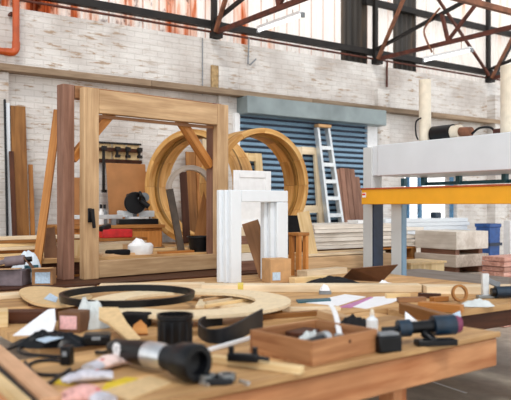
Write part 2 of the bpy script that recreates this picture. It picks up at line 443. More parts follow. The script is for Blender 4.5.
# roller shutter
door = thing('door_1', 'steel roller shutter with blue grey slats', 'shutter', (wx(298), WY-.02, 0)); door['kind'] = 'structure'
xa, xb = wx(236), wx(363)
def slats(prof_fn, name, mat):
    mb = MB(); z = .02
    while z < 2.93:
        pr = prof_fn(z); vs = []; gs = []
        for (dy, zz) in pr:
            for x in (xa, xb): vs.append((x, WY-.03+dy, zz)); gs.append((x, zz, dy))
        mb.add(vs, [(2*i, 2*i+1, 2*i+3, 2*i+2) for i in range(len(pr)-1)], gs, 0); z += .09
    return mb.build(name, mat, door, smooth=False)
slats(lambda z: [(-.02, z+.034), (-.074, z+.036), (-.078, z+.044), (-.062, z+.086), (-.02, z+.09)], 'shutter_curtain', 'slat')
slats(lambda z: [(-.016, z-.004), (-.016, z+.036)], 'slat_gap_shade', 'navy')  # navy strips paint in the shade of the gaps between slats
x0, x1 = wx(235), wx(373)
MB().box(((x0+x1)/2, WY-.17, 3.08), (x1-x0, .33, .265)).build('shutter_box', 'shutter_box', door, bevel=.012)
for s, xx in ((0, (xa-.09, xa)), (1, (xb, wx(373)))):
    MB().box(((xx[0]+xx[1])/2, WY-.06, 1.49), (xx[1]-xx[0], .11, 2.96)).build('guide_rail', 'white', door, bevel=.006)
# bright window
win = thing('window_1', 'bright daylight window with blue frame bars', 'window', ((wl+wr)/2, WY+.1, WZ0)); win['kind'] = 'structure'
fr = MB(); yy = WY+.12
for x, wd in ((wl+.02, .04), (wr-.02, .04), (wx(412.5), .035), (wx(424.5), .06)): fr.box((x, yy, (WZ0+WZ1)/2), (wd, .07, WZ1-WZ0-.002))
for z in (WZ0+.03, WZ1-.03): fr.box(((wl+wr)/2, yy, z), (wr-wl-.002, .06, .06))
fr.build('window_frame', 'blue_frame', win)
MB().box(((wl+wr)/2, yy, (WZ0+WZ1)/2), (wr-wl-.05, .006, WZ1-WZ0-.05)).build('pane', 'glass', win)

# ------------------------------------------------------------------ steelwork
def girt(name, label, z, x0, x1, h, mat, y=WY-.0, cat='beam'):
    return tag(MB().box(((x0+x1)/2, y, z), (x1-x0, .11, h)).build(name, mat), label, cat)
girt('steel_girt', 'black steel girt along the foot of the cladding', 4.29, -3, 19, .1, 'black_steel', y=WY+.043)
girt('steel_girt', 'upper black steel girt across the cladding at right', 5.19, wx(366), 19, .1, 'black_steel', y=WY+.043)
tag(MB().tube([(-3, WY-.02, 4.165), (19, WY-.02, 4.165)], .017).build('service_pipe', 'rust'), 'thin red brown pipe running just above the brick wall', 'pipe')
def truss(X, label, y_end=1.0):
    t = thing('roof_truss', label, 'truss', (X, WY-.05, 4.07), 0, 'roof trusses over the workshop')
    MB().box((X, WY-.03, 5.2), (.07, .08, 2.26)).build('wall_post', 'black_steel', t)
    MB().box((X+.02, WY-.06, 4.12), (.15, .14, .1)).build('foot_plate', 'black_steel', t)
    tz = lambda y: 4.33+(8.9-y)*.21
    MB().bar((X, 8.94, 4.15), (X, y_end, 4.15), .05, .065).build('bottom_chord', 'rust', t)
    MB().bar((X, 8.94, 4.33), (X, y_end, tz(y_end)), .045, .055).build('top_chord', 'black_steel', t)
    nodes_b = [7.36, 5.6, 3.8, 2.0]
    prev = 8.9
    for y in nodes_b:
        MB().bar((X, y, 4.18), (X, y+.12, tz(y+.12)), .05, .05).build('web', 'rust', t)
        MB().bar((X, y, 4.18), (X, y-.75, tz(y-.75)), .045, .045).build('web', 'rust', t)
    MB().bar((X-.05, 8.86, 4.14), (X-.05, 8.25, 5.06), .05, .05).build('knee_brace', 'rust_light', t)
    return t
truss(wx(213), 'rusty roof truss behind the left hanging strip light')
truss(wx(374), 'rusty roof truss beside the taller dark sheet with strip light below')
truss(wx(487), 'roof truss at the far right edge of the wall')
tag(MB().bar((wx(213), WY-.09, 4.18), (wx(229), WY-.09, 5.0), .05, .05).build('diagonal_brace', 'black_steel'), 'short black diagonal brace rising from the left truss foot', 'brace')
tag(MB().bar((wx(485), WY-.1, 4.2), (wx(418), WY-.1, 5.85), .045, .045).build('diagonal_brace', 'rust'), 'long thin red brown diagonal brace across the right cladding', 'brace')
tag(MB().bar((wx(490), WY-.1, 4.2), (wx(513), WY-.1, 5.2), .07, .07).build('diagonal_brace', 'black_steel'), 'black diagonal brace at the far right corner', 'brace')
p = at(457, -2, 9.0); tag(MB().bar((3.5, p.y, p.z), (12.5, p.y, p.z), .07, .07).build('tie_beam', 'rust_light'), 'tan longitudinal tie beam crossing the top right', 'beam')

def strip_light(p, q, label):
    p = Vector(p); q = Vector(q); t = thing('strip_light', label, 'lamp', (p+q)/2, 0, 'hanging fluorescent strip lights')
    up = Vector((0, 0, .05))
    MB().bar(p+up*.7, q+up*.7, .09, .035).build('housing', 'white', t)
    MB().cyl(p, q, .019).build('lamp_tube', 'tube', t)
    d = (q-p).normalized()
    for e, s in ((p, 1), (q, -1)): MB().bar(e-d*s*.0, e-d*s*.03, .05, .06).build('end_cap', 'grey', t)
    for f in (.2, .8):
        c = p.lerp(q, f); MB().tube([c+up, Vector((c.x, c.y, 4.115))], .005, 6).build('hanger', 'rust_light', t)
X1 = wx(213); X2 = wx(374)
a = onx(259, 30.5, X1+.12); b = onx(302, 16.5, X1+.12); strip_light(a, (a.x, b.y, a.z), 'lit strip light hanging from the left truss')
a = onx(425, 60.5, X2); b = onx(471, 51, X2); strip_light(a, (a.x, b.y, a.z), 'lit strip light hanging from the right truss')
# bent conduits
tag(MB().tube(spline([onx(432, 52, X2-.045), onx(424, 32, X2-.045), onx(431, 19, X2-.045), onx(440, 8, X2-.045)], 5), .016, 8).build('bent_conduit', 'rust_light'), 'bent tan conduit above the right strip light', 'pipe')
tag(MB().tube([ony(249, 38, WY-.05), ony(248, 64, WY-.05), ony(250, 65, WY-.05), ony(256, 59, WY-.05)], .012, 8).build('wall_hook', 'grey'), 'thin grey hooked pipe hanging on the wall above the shutter', 'pipe')
tag(MB().tube([ony(387, 62, WY-.03), ony(387, 87, WY-.03)], .018, 8).build('hanging_pipe', 'rust'), 'short dark red pipe hanging down the wall near the right truss', 'pipe')
tag(MB().tube([ony(202.5, 38, WY-.02), ony(202.5, 95, WY-.02)], .009, 6).build('wall_conduit', 'grey'), 'thin grey conduit running down the wall left of the painted patch', 'pipe')
# orange drain pipe
mb = MB(); r = .043; py = WY-.16
a = ony(16, -30, py); b = ony(16, 53, py)
tp = thing('drain_pipe', 'orange drain pipe with an elbow in the top left corner', 'pipe', (b.x, py, b.z))
MB().cyl((b.x, py, b.z+.06), (b.x, py, 5.2), r).build('pipe_run', 'orange_pipe', tp)
MB().cyl((b.x-.06, py, b.z), (b.x-2.4, py, b.z), r).build('pipe_run', 'orange_pipe', tp)
arc = [(b.x-.07+.07*math.sin(R(t)), py, b.z+.07-.07*math.cos(R(t))) for t in range(0, 91, 15)]
for zz in (b.z+.5,): MB().box((b.x, (py+WY)/2+.02, zz), (.11, WY-py-.042, .03)).build('bracket', 'rust', tp)
MB().box((b.x-1.0, (py+WY)/2+.02, b.z), (.03, WY-py-.042, .11)).build('bracket', 'rust', tp)
MB().tube([(b.x-.14, py, b.z)]+arc+[(b.x, py, b.z+.14)], r*1.14, 16).build('elbow', 'orange_pipe', tp)

# ================================================================== BENCHES
def rel(o, x, y, z): return FR[o.name]@Vector((x, y, z))
# front bench (local x along the front edge, y backwards)
fb = thing('workbench', 'big front workbench with a thick worn wooden front rail', 'workbench', (.78, 2.155, 0), 4)
L1, D1 = 2.43, .92
mb = MB()
for k in range(5): mb.box((L1/2, .1+D1*(k+.5)/5-.1+.0, .862), (L1, D1/5-.002, .034))
mb.build('worktop', 'bench', fb, bevel=.004, local=True)
MB().box((L1/2, .03, .77), (L1, .06, .15)).build('front_rail', 'benchside', fb, bevel=.008, local=True)
MB().box((L1/2, -.012, .868), (L1, .024, .03)).build('edge_lip', 'bench', fb, bevel=.006, local=True)
MB().box((.95, .3, .18), (1.6, .14, .05)).build('lower_shelf', 'oak', fb, bevel=.004, local=True)
MB().box((L1/2, D1-.03, .77), (L1, .06, .15)).build('back_rail', 'benchside', fb, local=True)
for x in (.035, L1-.035): MB().box((x, D1/2, .77), (.06, D1-.14, .15)).build('end_rail', 'benchside', fb, local=True)
for x, y in ((1.72, .12), (.1, .12), (.1, D1-.12), (1.72, D1-.12)): MB().box((x, y, .35), (.095, .095, .69)).build('leg', 'benchside', fb, local=True, bevel=.004)
MB().box((.75, .12, .22), (1.3, .05, .1)).build('stretcher', 'benchside', fb, local=True)
MB().box((-.16, D1/2+.1, .70), (.12, 1.3, .04)).build('side_ledge', 'bench', fb, local=True)
for y in (.2, .8): MB().box((-.11, y, .665), (.22, .05, .03)).build('ledge_bracket', 'dark', fb, local=True)
def table(name, label, x0, x1, y0, y1, z, top='bench', th=.04, side='dark', inset=.08):
    t = thing(name, label, 'table', ((x0+x1)/2, (y0+y1)/2, 0))
    mb = MB(); n = max(2, int((y1-y0)/.28))
    for k in range(n):
        d = (y1-y0)/n; mb.box(((x0+x1)/2, y0+d*(k+.5), z-th/2), (x1-x0, d-.003, th))
    mb.build('table_top', top, t)
    for yy in (y0+.06, y1-.06): MB().box(((x0+x1)/2, yy, z-th-.06), (x1-x0-.1, .04, .118)).build('apron', side, t)
    for xx in (x0+inset, x1-.08):
        for yy in (y0+.06, y1-.06): MB().box((xx, yy, (z-th-.12)/2), (.08, .08, z-th-.125)).build('leg', side, t)
    return t
table('assembly_table', 'wide low assembly table behind the front workbench', 1.05, 5.05, 3.26, 5.62, TB)
table('window_table', 'narrow dark fronted table carrying the big oak window', 1.0, 4.52, 5.75, 6.43, TB, top='dark', side='dark')
table('storage_table', 'cluttered storage table seen through the oak window', 1.2, 4.08, 6.5, 7.75, 1.05)
table('ring_platform', 'timber platform under the two round frames', 4.13, 5.5, 6.62, 8.6, 1.05)
sawb = thing('saw_cabinet', 'brown wooden cabinet counter below the mitre saw', 'cabinet', (3.4, 8.25, 0))
MB().box((3.46, 8.26, .64), (1.22, .82, 1.27)).build('carcass', 'orange', sawb)
MB().box((3.46, 8.25, 1.3), (1.27, .88, .04)).build('countertop', 'brown', sawb, bevel=.004)
for k in range(3): MB().box((3.05+.405*k, 7.84, .66), (.39, .018, 1.16)).build('door', 'orange', sawb, bevel=.004)

table('side_table', 'small side table past the right end of the front workbench', 3.32, 4.95, 2.93, 3.24, TB, inset=1.5)
# ================================================================== OAK WINDOW + BRACED FRAME
def frame_axes(p, q):
    p = Vector(p); q = Vector(q); x = q-p; x.z = 0; L = x.length; x.normalize(); return p, x, Vector((-x.y, x.x, 0)), L
P0 = B(84.0, 280); P0.z = TB; Q0 = at(228.5, 269, 7.5); Q0.z = TB
ang = math.degrees(math.atan2(Q0.y-P0.y, Q0.x-P0.x)); Lw = (Q0-P0).length; Hw = 1.75
sash = thing('window_frame', 'large oak window frame standing glassless on the table, with a dark handle', 'window frame', P0, ang)
tk = .085; sw = .155
# rotate stile faces: local x along width, y depth, z up
MB().box((sw/2, tk/2, Hw/2), (sw, tk, Hw)).build('stile', 'oak', sash, bevel=.006, local=True)
MB().box((Lw-.075, tk/2, Hw/2), (.15, tk, Hw)).build('stile', 'oak', sash, bevel=.006, local=True)
MB().box(((Lw+sw-.15)/2, tk/2, Hw-.115), (Lw-sw-.152, tk-.004, .215)).build('top_rail', 'oak', sash, bevel=.006, local=True)
MB().box(((Lw+sw-.15)/2, tk/2, .085), (Lw-sw-.152, tk-.004, .155)).build('bottom_rail', 'oak', sash, bevel=.006, local=True)
MB().box(((Lw+sw-.15)/2, tk-.01, Hw+.0-.245), (Lw-sw-.16, .02, .03)).build('glazing_bead', 'oak_red', sash, local=True)
hd = thing  # keep helper name free
h = MB().box((.055, -.008, .585), (.04, .016, .13)).build('handle_plate', 'black', sash, bevel=.006, local=True)
mb = MB(); mb.cyl((.055, -.015, .63), (.055, -.055, .63), .014); mb.bar((.055, -.055, .645), (.075, -.05, .47), .028, .02, up=(0, 1, 0))
mb.build('handle_lever', 'black', h, bevel=.004, local=True)
# braced frame behind
b0 = P0+Vector((-.16, .22, 0)); bl = Lw+.16
dirx = Vector((math.cos(R(ang)), math.sin(R(ang)), 0)); diry = Vector((-dirx.y, dirx.x, 0))
b0 = P0-dirx*.155+diry*.10
brf = thing('braced_frame', 'reddish timber frame with diagonal corner braces standing behind the oak window', 'timber frame', b0, ang)
Hb = 1.775; jw = .115
MB().box((jw/2, .06, Hb/2), (jw, .12, Hb)).build('post', 'redbrown', brf, bevel=.006, local=True)
MB().box((bl-jw/2-.02, .06, Hb/2), (jw, .12, Hb)).build('post', 'redbrown', brf, bevel=.006, local=True)
MB().box((bl/2-.01, .06, Hb-.06), (bl-2*jw-.03, .118, .115)).build('head_rail', 'oak_red', brf, bevel=.006, local=True)
for s in (0, 1):
    x0, x1 = (jw-.005, jw+.5) if not s else (bl-jw-.02, bl-jw-.5)
    MB().bar((x0, .055, Hb-.68), (x1, .055, Hb-.115), .08, .09, up=(0, 1, 0)).build('corner_brace', 'orange', brf, bevel=.004, local=True)

# ================================================================== WHITE MOULDED FRAME
Wp = B(231, 283.5)
wf = thing('door_casing', 'white moulded timber casing standing in front of the round frames', 'casing', Wp, 1.0)
Wh = .81
for side, steps in ((0, ((0, .112, 0, .05), (-.024, .10, .05, .10), (-.052, .08, .10, .15))), (1, ((.505, .632, 0, .04), (.462, .62, .04, .09), (.425, .61, .09, .15)))):
    mb = MB(); hh = Wh if not side else Wh-.105
    for (a, b, y0, y1) in steps: mb.box(((a+b)/2, (y0+y1)/2, hh/2), (b-a, y1-y0, hh))
    mb.build('jamb', 'white_blue', wf, bevel=.006, local=True)
mb = MB(); mb.box(((.113+.632)/2, .025, Wh-.052), (.518, .05, .104)); mb.box((.36, .10, Wh-.06), (.50, .099, .085))
mb.build('head', 'white_blue', wf, bevel=.006, local=True)

# ================================================================== ROUND FRAMES
def round_frame(name, label, c, Ro, depth, th, axis_deg):
    t = thing(name, label, 'round frame', (c[0], c[1], c[2]-Ro), 0, 'round timber window frames')
    ax = Vector((math.cos(R(axis_deg)), math.sin(R(axis_deg)), 0))
    mat = Matrix.Translation(Vector(c))@Matrix((Vector((ax.y, -ax.x, 0)), Vector((0, 0, 1)), ax)).transposed().to_4x4()
    n = 12
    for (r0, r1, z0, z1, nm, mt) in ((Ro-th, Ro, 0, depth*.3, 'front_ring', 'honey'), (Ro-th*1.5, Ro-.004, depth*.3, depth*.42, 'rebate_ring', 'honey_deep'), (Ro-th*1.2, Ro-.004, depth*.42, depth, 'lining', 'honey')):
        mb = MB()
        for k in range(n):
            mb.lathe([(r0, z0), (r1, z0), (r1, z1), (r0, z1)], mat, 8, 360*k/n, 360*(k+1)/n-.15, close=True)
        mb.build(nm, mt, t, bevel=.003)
    return t
c2 = at(269, 184, 8.1)
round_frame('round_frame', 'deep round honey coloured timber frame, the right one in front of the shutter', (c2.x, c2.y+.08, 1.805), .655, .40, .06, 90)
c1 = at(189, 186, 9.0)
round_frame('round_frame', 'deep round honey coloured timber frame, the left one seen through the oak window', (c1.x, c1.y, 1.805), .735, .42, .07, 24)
tag(MB().box((c2.x, c2.y+.28, 1.098), (.55, .40, .09)).build('support_block', 'orange'), 'timber block under the right round frame', 'block')
tag(MB().box((c1.x+.18, c1.y+.09, 1.058), (.4, .3, .012)).build('packing_board', 'pine'), 'thin board under the left round frame', 'board')
# grey arch in front of left ring
ac = at(190, 191, 7.9); rr = .27
ar = thing('arched_frame', 'small pale grey arched timber frame inside the left round frame', 'arch', (ac.x, ac.y, 1.05), -20)
mat = Matrix.Translation((0, 0, ac.z-1.05+.02))@Matrix.Rotation(R(90), 4, 'X')
MB().lathe([(rr-.055, -.06), (rr, -.06), (rr, .06), (rr-.055, .06)], mat, 24, 0, 180, close=True).build('arch_head', 'grey_wood', ar, bevel=.004, local=True)
MB().bar((-rr+.037, 0, ac.z-1.05+.02), (-rr+.17, 0, 0.0), .07, .10, up=(0, 1, 0)).build('arch_leg', 'grey_dark', ar, local=True)

# leaning bits round the rings
def lean(name, label, cat, p, q, w, h, mat, up=None, group=None, bevel=.003):
    return tag(MB().bar(p, q, w, h, up=up or -FW).build(name, mat, bevel=bevel), label, cat, group)
lean('leaning_batten', 'orange batten leaning against the right post inside the oak window', 'batten', at(197.5, 247, 8.0), at(216, 160, 8.1), .13, .03, 'orange')
lean('leaning_plank', 'dark tapering grey plank standing behind the small arch', 'plank', at(187, 243, 8.5), at(183, 172, 8.55), .09, .03, 'dark')
lean('leaning_board', 'yellow pine board propped against the right round frame low down', 'board', at(312, 257, 7.75), at(303, 212, 7.85), .14, .035, 'pine')
q = at(298, 250, 8.2); tag(MB().box((q.x, 6.49, .72), (.30, .02, 1.44)).build('dark_board', 'black_matte'), 'black board added to darken the gap between the stool and the yellow pine board', 'board')  # black board put in to darken this gap
lean('leaning_board', 'brown oak board leaning inside the white frame opening', 'board', at(268, 277.5, 6.56), at(250, 222, 6.62), .16, .05, 'oak_red')
# bucket
bp_ = at(198, 250.5, 7.55); bk = thing('plastic_bucket', 'black plastic bucket seen through the oak window beside the orange batten', 'bucket', (ony(199, 250, 6.66).x, 6.66, 1.05))
MB().lathe([(1e-4, 0), (.10, 0), (.125, .17), (.135, .17), (.135, .155), (.12, .15)], None, 28).build('pail', 'black', bk, local=True)
MB().tube([(.133*math.cos(R(a)), .133*math.sin(R(a)), .165) for a in range(0, 181, 15)], .004, 6).build('bail_handle', 'steel', bk, local=True)

# white panel door on a stack of offcuts
dp = at(253, 226, 7.45)
dz = 1.33
for k, (dx, hh) in enumerate(((0, .10), (.02, .085), (-.01, .09), (.015, .085), (0, .085))):
    zz = TB+sum((.10, .085, .09, .085, .085)[:k])
    tag(MB().box((dp.x+dx, dp.y-.02, zz+hh/2), (.5, .22, hh-.003)).build('offcut_board', ('redbrown', 'sheet', 'pine', 'redbrown', 'pale')[k], bevel=.003),
        'thick %s offcut under the white panel door, %s in its pile' % (('red brown', 'whitish', 'pine', 'brown', 'pale cream')[k], ('bottom', 'second from bottom', 'middle', 'second from top', 'top')[k]), 'offcut', 'offcut pile under the white door')
pd = thing('panel_door', 'white panelled cabinet door leaning before the right round frame', 'door', (dp.x, dp.y, TB+.446), 0)
pw, ph = .48, .60
mb = MB()
for (a, b, c, d) in ((-pw/2, -pw/2+.07, 0, ph), (pw/2-.07, pw/2, 0, ph), (-pw/2+.071, pw/2-.071, ph-.075, ph), (-pw/2+.071, pw/2-.071, 0, .075)):
    mb.box(((a+b)/2, .012, (c+d)/2), (b-a, .024, d-c))
mb.build('door_frame', 'white', pd, bevel=.004, local=True)
MB().box((0, .016, ph/2), (pw-.13, .012, ph-.14)).build('panel', 'white', pd, bevel=.003, local=True)

# pale frames in front of shutter, seen through and beside the right ring
def leaning_frame(name, label, x0, x1, ybot, ytop, z0, z1, w, mat, bars=()):
    t = thing(name, label, 'frame', ((x0+x1)/2, ybot, z0))
    f = lambda z: ybot+(ytop-ybot)*(z-z0)/(z1-z0)
    MB().bar((x0+w/2, f(z0), z0), (x0+w/2, f(z1), z1), w, .05, up=(0, -1, 0)).build('stile', mat, t)
    MB().bar((x1-w/2, f(z0), z0), (x1-w/2, f(z1), z1), w, .05, up=(0, -1, 0)).build('stile', mat, t)
    for z in bars: MB().bar((x0+w+.001, f(z), z), (x1-w-.001, f(z), z), .05, w, up=(0, 0, 1)).build('cross_rail', mat, t)
    return t
xL, xR = ony(295, 180, 8.86).x, ony(319, 146, 8.86).x
leaning_frame('door_lining', 'tall pale timber frame leaning on the shutter between right round frame and ladder', xL, xR, 8.62, 8.86, 0, 2.5, .12, 'pale', (2.45, 1.5, .4))
xL, xR = ony(243, 160, 8.8).x, ony(263, 160, 8.8).x
leaning_frame('door_lining', 'narrow pale timber frame leaning on the shutter behind the right round frame', xL, xR, 8.56, 8.86, 0, 2.36, .12, 'pine', (2.3, .4))
# ladder
ld = thing('step_ladder', 'aluminium ladder leaning against the blue grey shutter', 'ladder', (7.6, 8.4, 0))
lt = 2.83; ty = 8.80; by = 8.36
topx = ony(322, 127, ty).x; midx = ony(334.5, 222, ty-.54*(ty-by)).x; botx = topx+(midx-topx)/.54
f = lambda z: by+(ty-by)*z/lt
cxz = lambda z: botx+(topx-botx)*z/lt
hw = lambda z: .17+(.115-.17)*z/lt
for s in (-1, 1): MB().bar((botx+s*hw(0), by, 0), (topx+s*hw(lt), ty, lt), .045, .09, up=(0, -1, 0)).build('rail', 'alu', ld)
z = .3
while z < 2.7:
    MB().bar((cxz(z)-hw(z)+.02, f(z), z), (cxz(z)+hw(z)-.02, f(z), z), .09, .06).build('step', 'alu', ld); z += .275
MB().box((topx, ty-.02, lt+.03), (.28, .12, .05)).build('top_cap', 'carton_light', ld, bevel=.008)
# brown boards leaning right of the ladder
for k in range(5):
    x = ony(341+5.0*k, 170, 8.75).x; tpz = (2.17, 2.19, 2.19, 2.18, 2.05)[k]
    lean('brown_board', 'red brown board leaning on the shutter right of the ladder, %s of five' % ('leftmost', 'second from left', 'middle one', 'second from right', 'rightmost')[k], 'board', (x, 8.50, 0), (x, 8.86, tpz), .104, .03, 'redbrown', up=(0, -1, 0), group='red brown boards right of the ladder')

# ================================================================== LEFT WALL BOARDS
def wallboard(name, label, p0, p1, ytop, mat, th=.03, y1=8.9, y0=8.65, skew=0):
    a, b = ony(p0, 200, 8.8).x, ony(p1, 200, 8.8).x; zt = ony((p0+p1)/2, ytop, 8.9).z
    return lean(name, label, 'board', ((a+b)/2+skew, y0, 0), ((a+b)/2, y1, zt), b-a, th, mat, up=(0, -1, 0))
wallboard('wide_board', 'wide brown board leaning on the wall at the far left', 12.5, 27.5, 106.5, 'brown', .035, y0=8.62)
wallboard('white_strip', 'long white strip leaning on the wall left of the wide brown board', 7.2, 11.8, 103, 'white_blue', .02, y1=8.9, y0=8.72)
wallboard('black_strip', 'thin black strip leaning on the wall at the far left edge', 5, 7, 100, 'black', .03, y1=8.86, y0=8.66)
wallboard('dark_board', 'short dark brown board leaning in front of the white strip', 9, 13.5, 152, 'dark', .03, y1=8.8, y0=8.5)
wallboard('curved_board', 'light brown board leaning at the right edge of the wide brown board', 28.8, 33, 165, 'orange', .03, y1=8.82, y0=8.6)
wallboard('tall_board', 'brown board leaning on the wall inside the left round frame', 190, 199, 152, 'brown', .03, y1=8.93, y0=8.75)
wallboard('tall_board', 'orange board leaning on the wall right of the brown one inside the left round frame', 199.5, 206, 146, 'orange', .03, y1=8.93, y0=8.75)
wallboard('tall_board', 'pale board leaning on the wall behind the right post of the oak window', 206.5, 214, 130, 'pale', .03, y1=8.93, y0=8.75)
wallboard('low_board', 'short brown board standing right of the hardboard sheet', 145, 152, 172, 'brown', .03, y1=8.9, y0=8.78)
lean('leaning_batten', 'long orange batten leaning left of the reddish braced frame', 'batten', at(35, 282, 6.45), at(58, 110, 6.75), .075, .035, 'orange')
# ================================================================== ON SAW CABINET
rz_ = 1.32
wallp = thing('clamp_rack', 'wooden wall rack with dark bars hung with clamps', 'rack', (ony(118, 150, WY).x, WY-.03, ony(118, 172, WY).z))
a, b = ony(97, 150, WY).x, ony(139.5, 150, WY).x
zt, zb = ony(118, 143, WY).z, ony(118, 163, WY).z
mb = MB()
for k in range(3): mb.box((a+(b-a)*(k+.5)/3, WY-.016, (zt+zb)/2), ((b-a)/3-.03, .03, zt-zb-.04))
mb.build('back_board', 'pine', wallp)
for zz in (zt-.10, zb+.02): MB().box(((a+b)/2, WY-.056, zz), (b-a, .05, .05)).build('bar', 'dark', wallp)
MB().box(((a+b)/2, WY-.046, zt-.01), (b-a, .03, .025)).build('top_wire', 'black_steel', wallp)
for k, fx in enumerate((.07, .38, .62, .9)):
    x = a+(b-a)*fx; mb = MB(); L = .62 if k == 0 else .14
    mb.box((x, WY-.12, zt-.06-L/2), (.03, .03, L)); mb.box((x, WY-.14, zt-.09), (.06, .06, .05)); mb.box((x, WY-.14, zt-.05-L), (.06, .05, .04))
    mb.build('clamp', 'black_steel', wallp)
a, b = ony(105, 190, 8.75).x, ony(144, 190, 8.75).x
lean('hardboard_sheet', 'large brown hardboard sheet standing behind the mitre saw', 'sheet', ((a+b)/2, 8.60, 1.322), ((a+b)/2, 8.72, 2.12), b-a, .018, 'hardboard', up=(0, -1, 0))
# bottles
for k, (px, lab, mt) in enumerate(((101, 'white bottle with black cap left of the hardboard sheet', 'white'), (104.5, 'grey bottle with black cap just left of the hardboard sheet', 'grey'))):
    q = ony(px, 210, 8.2+.12*k); t = thing('glue_bottle', lab, 'bottle', (q.x, q.y, rz_))
    MB().lathe([(1e-4, 0), (.035, 0), (.035, .15), (.015, .18), (.015, .2), (1e-4, .2)], None, 16).build('bottle_body', mt, t, local=True)
    MB().lathe([(1e-4, .2), (.018, .2), (.016, .25), (1e-4, .25)], None, 12).build('cap', 'black', t, local=True)
# cartons behind braced frame
for (p0, p1, yt, yb, Y, lab, mt) in ((68, 84, 178, 222, 8.35, 'brown carton standing on the cabinet behind the oak window stile', 'hardboard'),):
    a, b = ony(p0, 200, Y).x, ony(p1, 200, Y).x; zt = ony(75, yt, Y).z
    t = thing('carton', lab, 'carton', ((a+b)/2, Y, rz_)); MB().box(((a+b)/2, Y, (rz_+zt)/2+.001), (b-a, .3, zt-rz_-.002)).build('box_body', mt, t)
    MB().box(((a+b)/2, Y-.153, (rz_+zt)/2), (.04, .004, zt-rz_-.01)).build('tape_strip', 'carton', t)
# aluminium fence rail
ra = thing('fence_rail', 'long white aluminium fence rail on the cabinet left of the mitre saw', 'rail', (3.1, 7.93, rz_))
MB().box((3.19, 7.93, rz_+.10), (.74, .06, .05)).build('extrusion', 'alu', ra, bevel=.004)
for x in (2.88, 3.45): MB().box((x, 7.93, rz_+.037), (.05, .06, .074)).build('foot', 'grey', ra)
# mitre saw
q = ony(137, 222, 8.12); ms = thing('mitre_saw', 'black and grey mitre saw on the brown cabinet counter', 'saw', (q.x+.0, 8.12, rz_), -12)
MB().box((0, 0, .035), (.5, .24, .07)).build('base', 'black', ms, bevel=.01, local=True)
MB().lathe([(1e-4, .07), (.15, .07), (.15, .095), (1e-4, .095)], None, 28).build('turntable', 'alu', ms, local=True)
mb = MB(); mb.box((-.14, .06, .13), (.2, .02, .08)); mb.box((.14, .06, .13), (.2, .02, .08)); mb.build('fence', 'alu', ms, bevel=.004, local=True)
mb = MB(); mb.bar((.0, .14, .08), (.02, .14, .3), .05, .06, up=(0, 1, 0)); mb.bar((.02, .14, .3), (.02, -.06, .34), .05, .05); mb.build('arm', 'grey', ms, bevel=.006, local=True)
m_ = Matrix.Translation((-.03, -.03, .27))@Matrix.Rotation(R(90), 4, 'X')
MB().lathe([(1e-4, -.03), (.13, -.03), (.14, -.015), (.14, .015), (.13, .03), (1e-4, .03)], m_, 28, 0, 360).build('blade_guard', 'black', ms, local=True)
MB().cyl((.10, .0, .34), (.10, .17, .34), .06).build('motor', 'grey', ms, local=True)
mb = MB(); mb.tube(spline([(.0, -.08, .36), (.0, -.16, .40), (.0, -.2, .36), (.0, -.15, .30)], 5), .018, 10); mb.build('grip', 'black', ms, local=True)
mb = MB(); mb.box((-.08, .05, .33), (.08, .08, .11)); mb.cyl((.02, -.06, .3), (.13, -.1, .22), .035); mb.build('dust_port', 'black', ms, bevel=.01, local=True)

# ================================================================== ON STORAGE TABLE
# board pile under the red case
for k, (w_, mt, lab) in enumerate(((.72, 'pine', 'bottom'), (.7, 'oak', 'second'), (.64, 'pale', 'third'), (.6, 'orange', 'top'))):
    q = at(112, 240, 7.9)
    tag(MB().box((q.x+.03*k, 7.45, 1.05+.0355*k+.0175), (w_, .3, .034), rot=(-2, 3, -1, 2)[k]).build('pile_board', mt, bevel=.003), '%s board of the small pile under the red tool case' % lab, 'board', 'board pile under the red case')
q = at(117, 237, 7.9); rc = thing('tool_case', 'red open tool case on the board pile behind the oak window', 'case', (q.x, 7.42, 1.193), -4)
mb = MB(); mb.box((0, 0, .006), (.34, .2, .012))
for (c, s) in (((0, -.095, .05), (.34, .012, .088)), ((0, .095, .05), (.34, .012, .088)), ((-.165, 0, .05), (.012, .178, .088)), ((.165, 0, .05), (.012, .178, .088))): mb.box(c, s)
mb.build('tray', 'red', rc, bevel=.006, local=True)
MB().bar((-.19, -.07, .10), (-.05, .06, .13), .06, .06).build('grip', 'black', rc, bevel=.012, local=True)
MB().box((0, -.103, .06), (.1, .006, .02)).build('latch', 'red', rc, local=True)
# offcuts on table
offs = [((110, 254, 7.2), .36, 14, 'pale', 'pale offcut lying nearest the left stile inside the oak window'), ((118, 249, 7.35), .34, -6, 'orange', 'short orange offcut in the scrap behind the oak window'),
        ((141, 258, 7.05), .5, 10, 'oak', 'oak offcut behind the bottom rail of the oak window'), ((163, 250, 7.5), .6, -3, 'pine', 'thin pine offcut left of the black bucket'),
        ((160, 246, 7.75), .5, 22, 'pale', 'pale strip of scrap below the left round frame'), ((176, 253, 7.32), .42, 4, 'orange', 'orange strip of scrap just left of the bucket'),
        ((125, 246, 7.6), .3, 30, 'dark', 'dark scrap block below the red tool case')]
for k, (pp, L, rz, mt, lab) in enumerate(offs):
    q = onz(pp[0], pp[1], 1.05); q.y = max(6.58, min(q.y, 7.26)); zz = 1.05+.0002
    tag(MB().box((q.x, q.y, 1.05+.012+.024*0), (L, .05+.012*(k % 3), .024), rot=rz).build('scrap_offcut', mt), lab, 'offcut', 'scrap wood on the storage table')
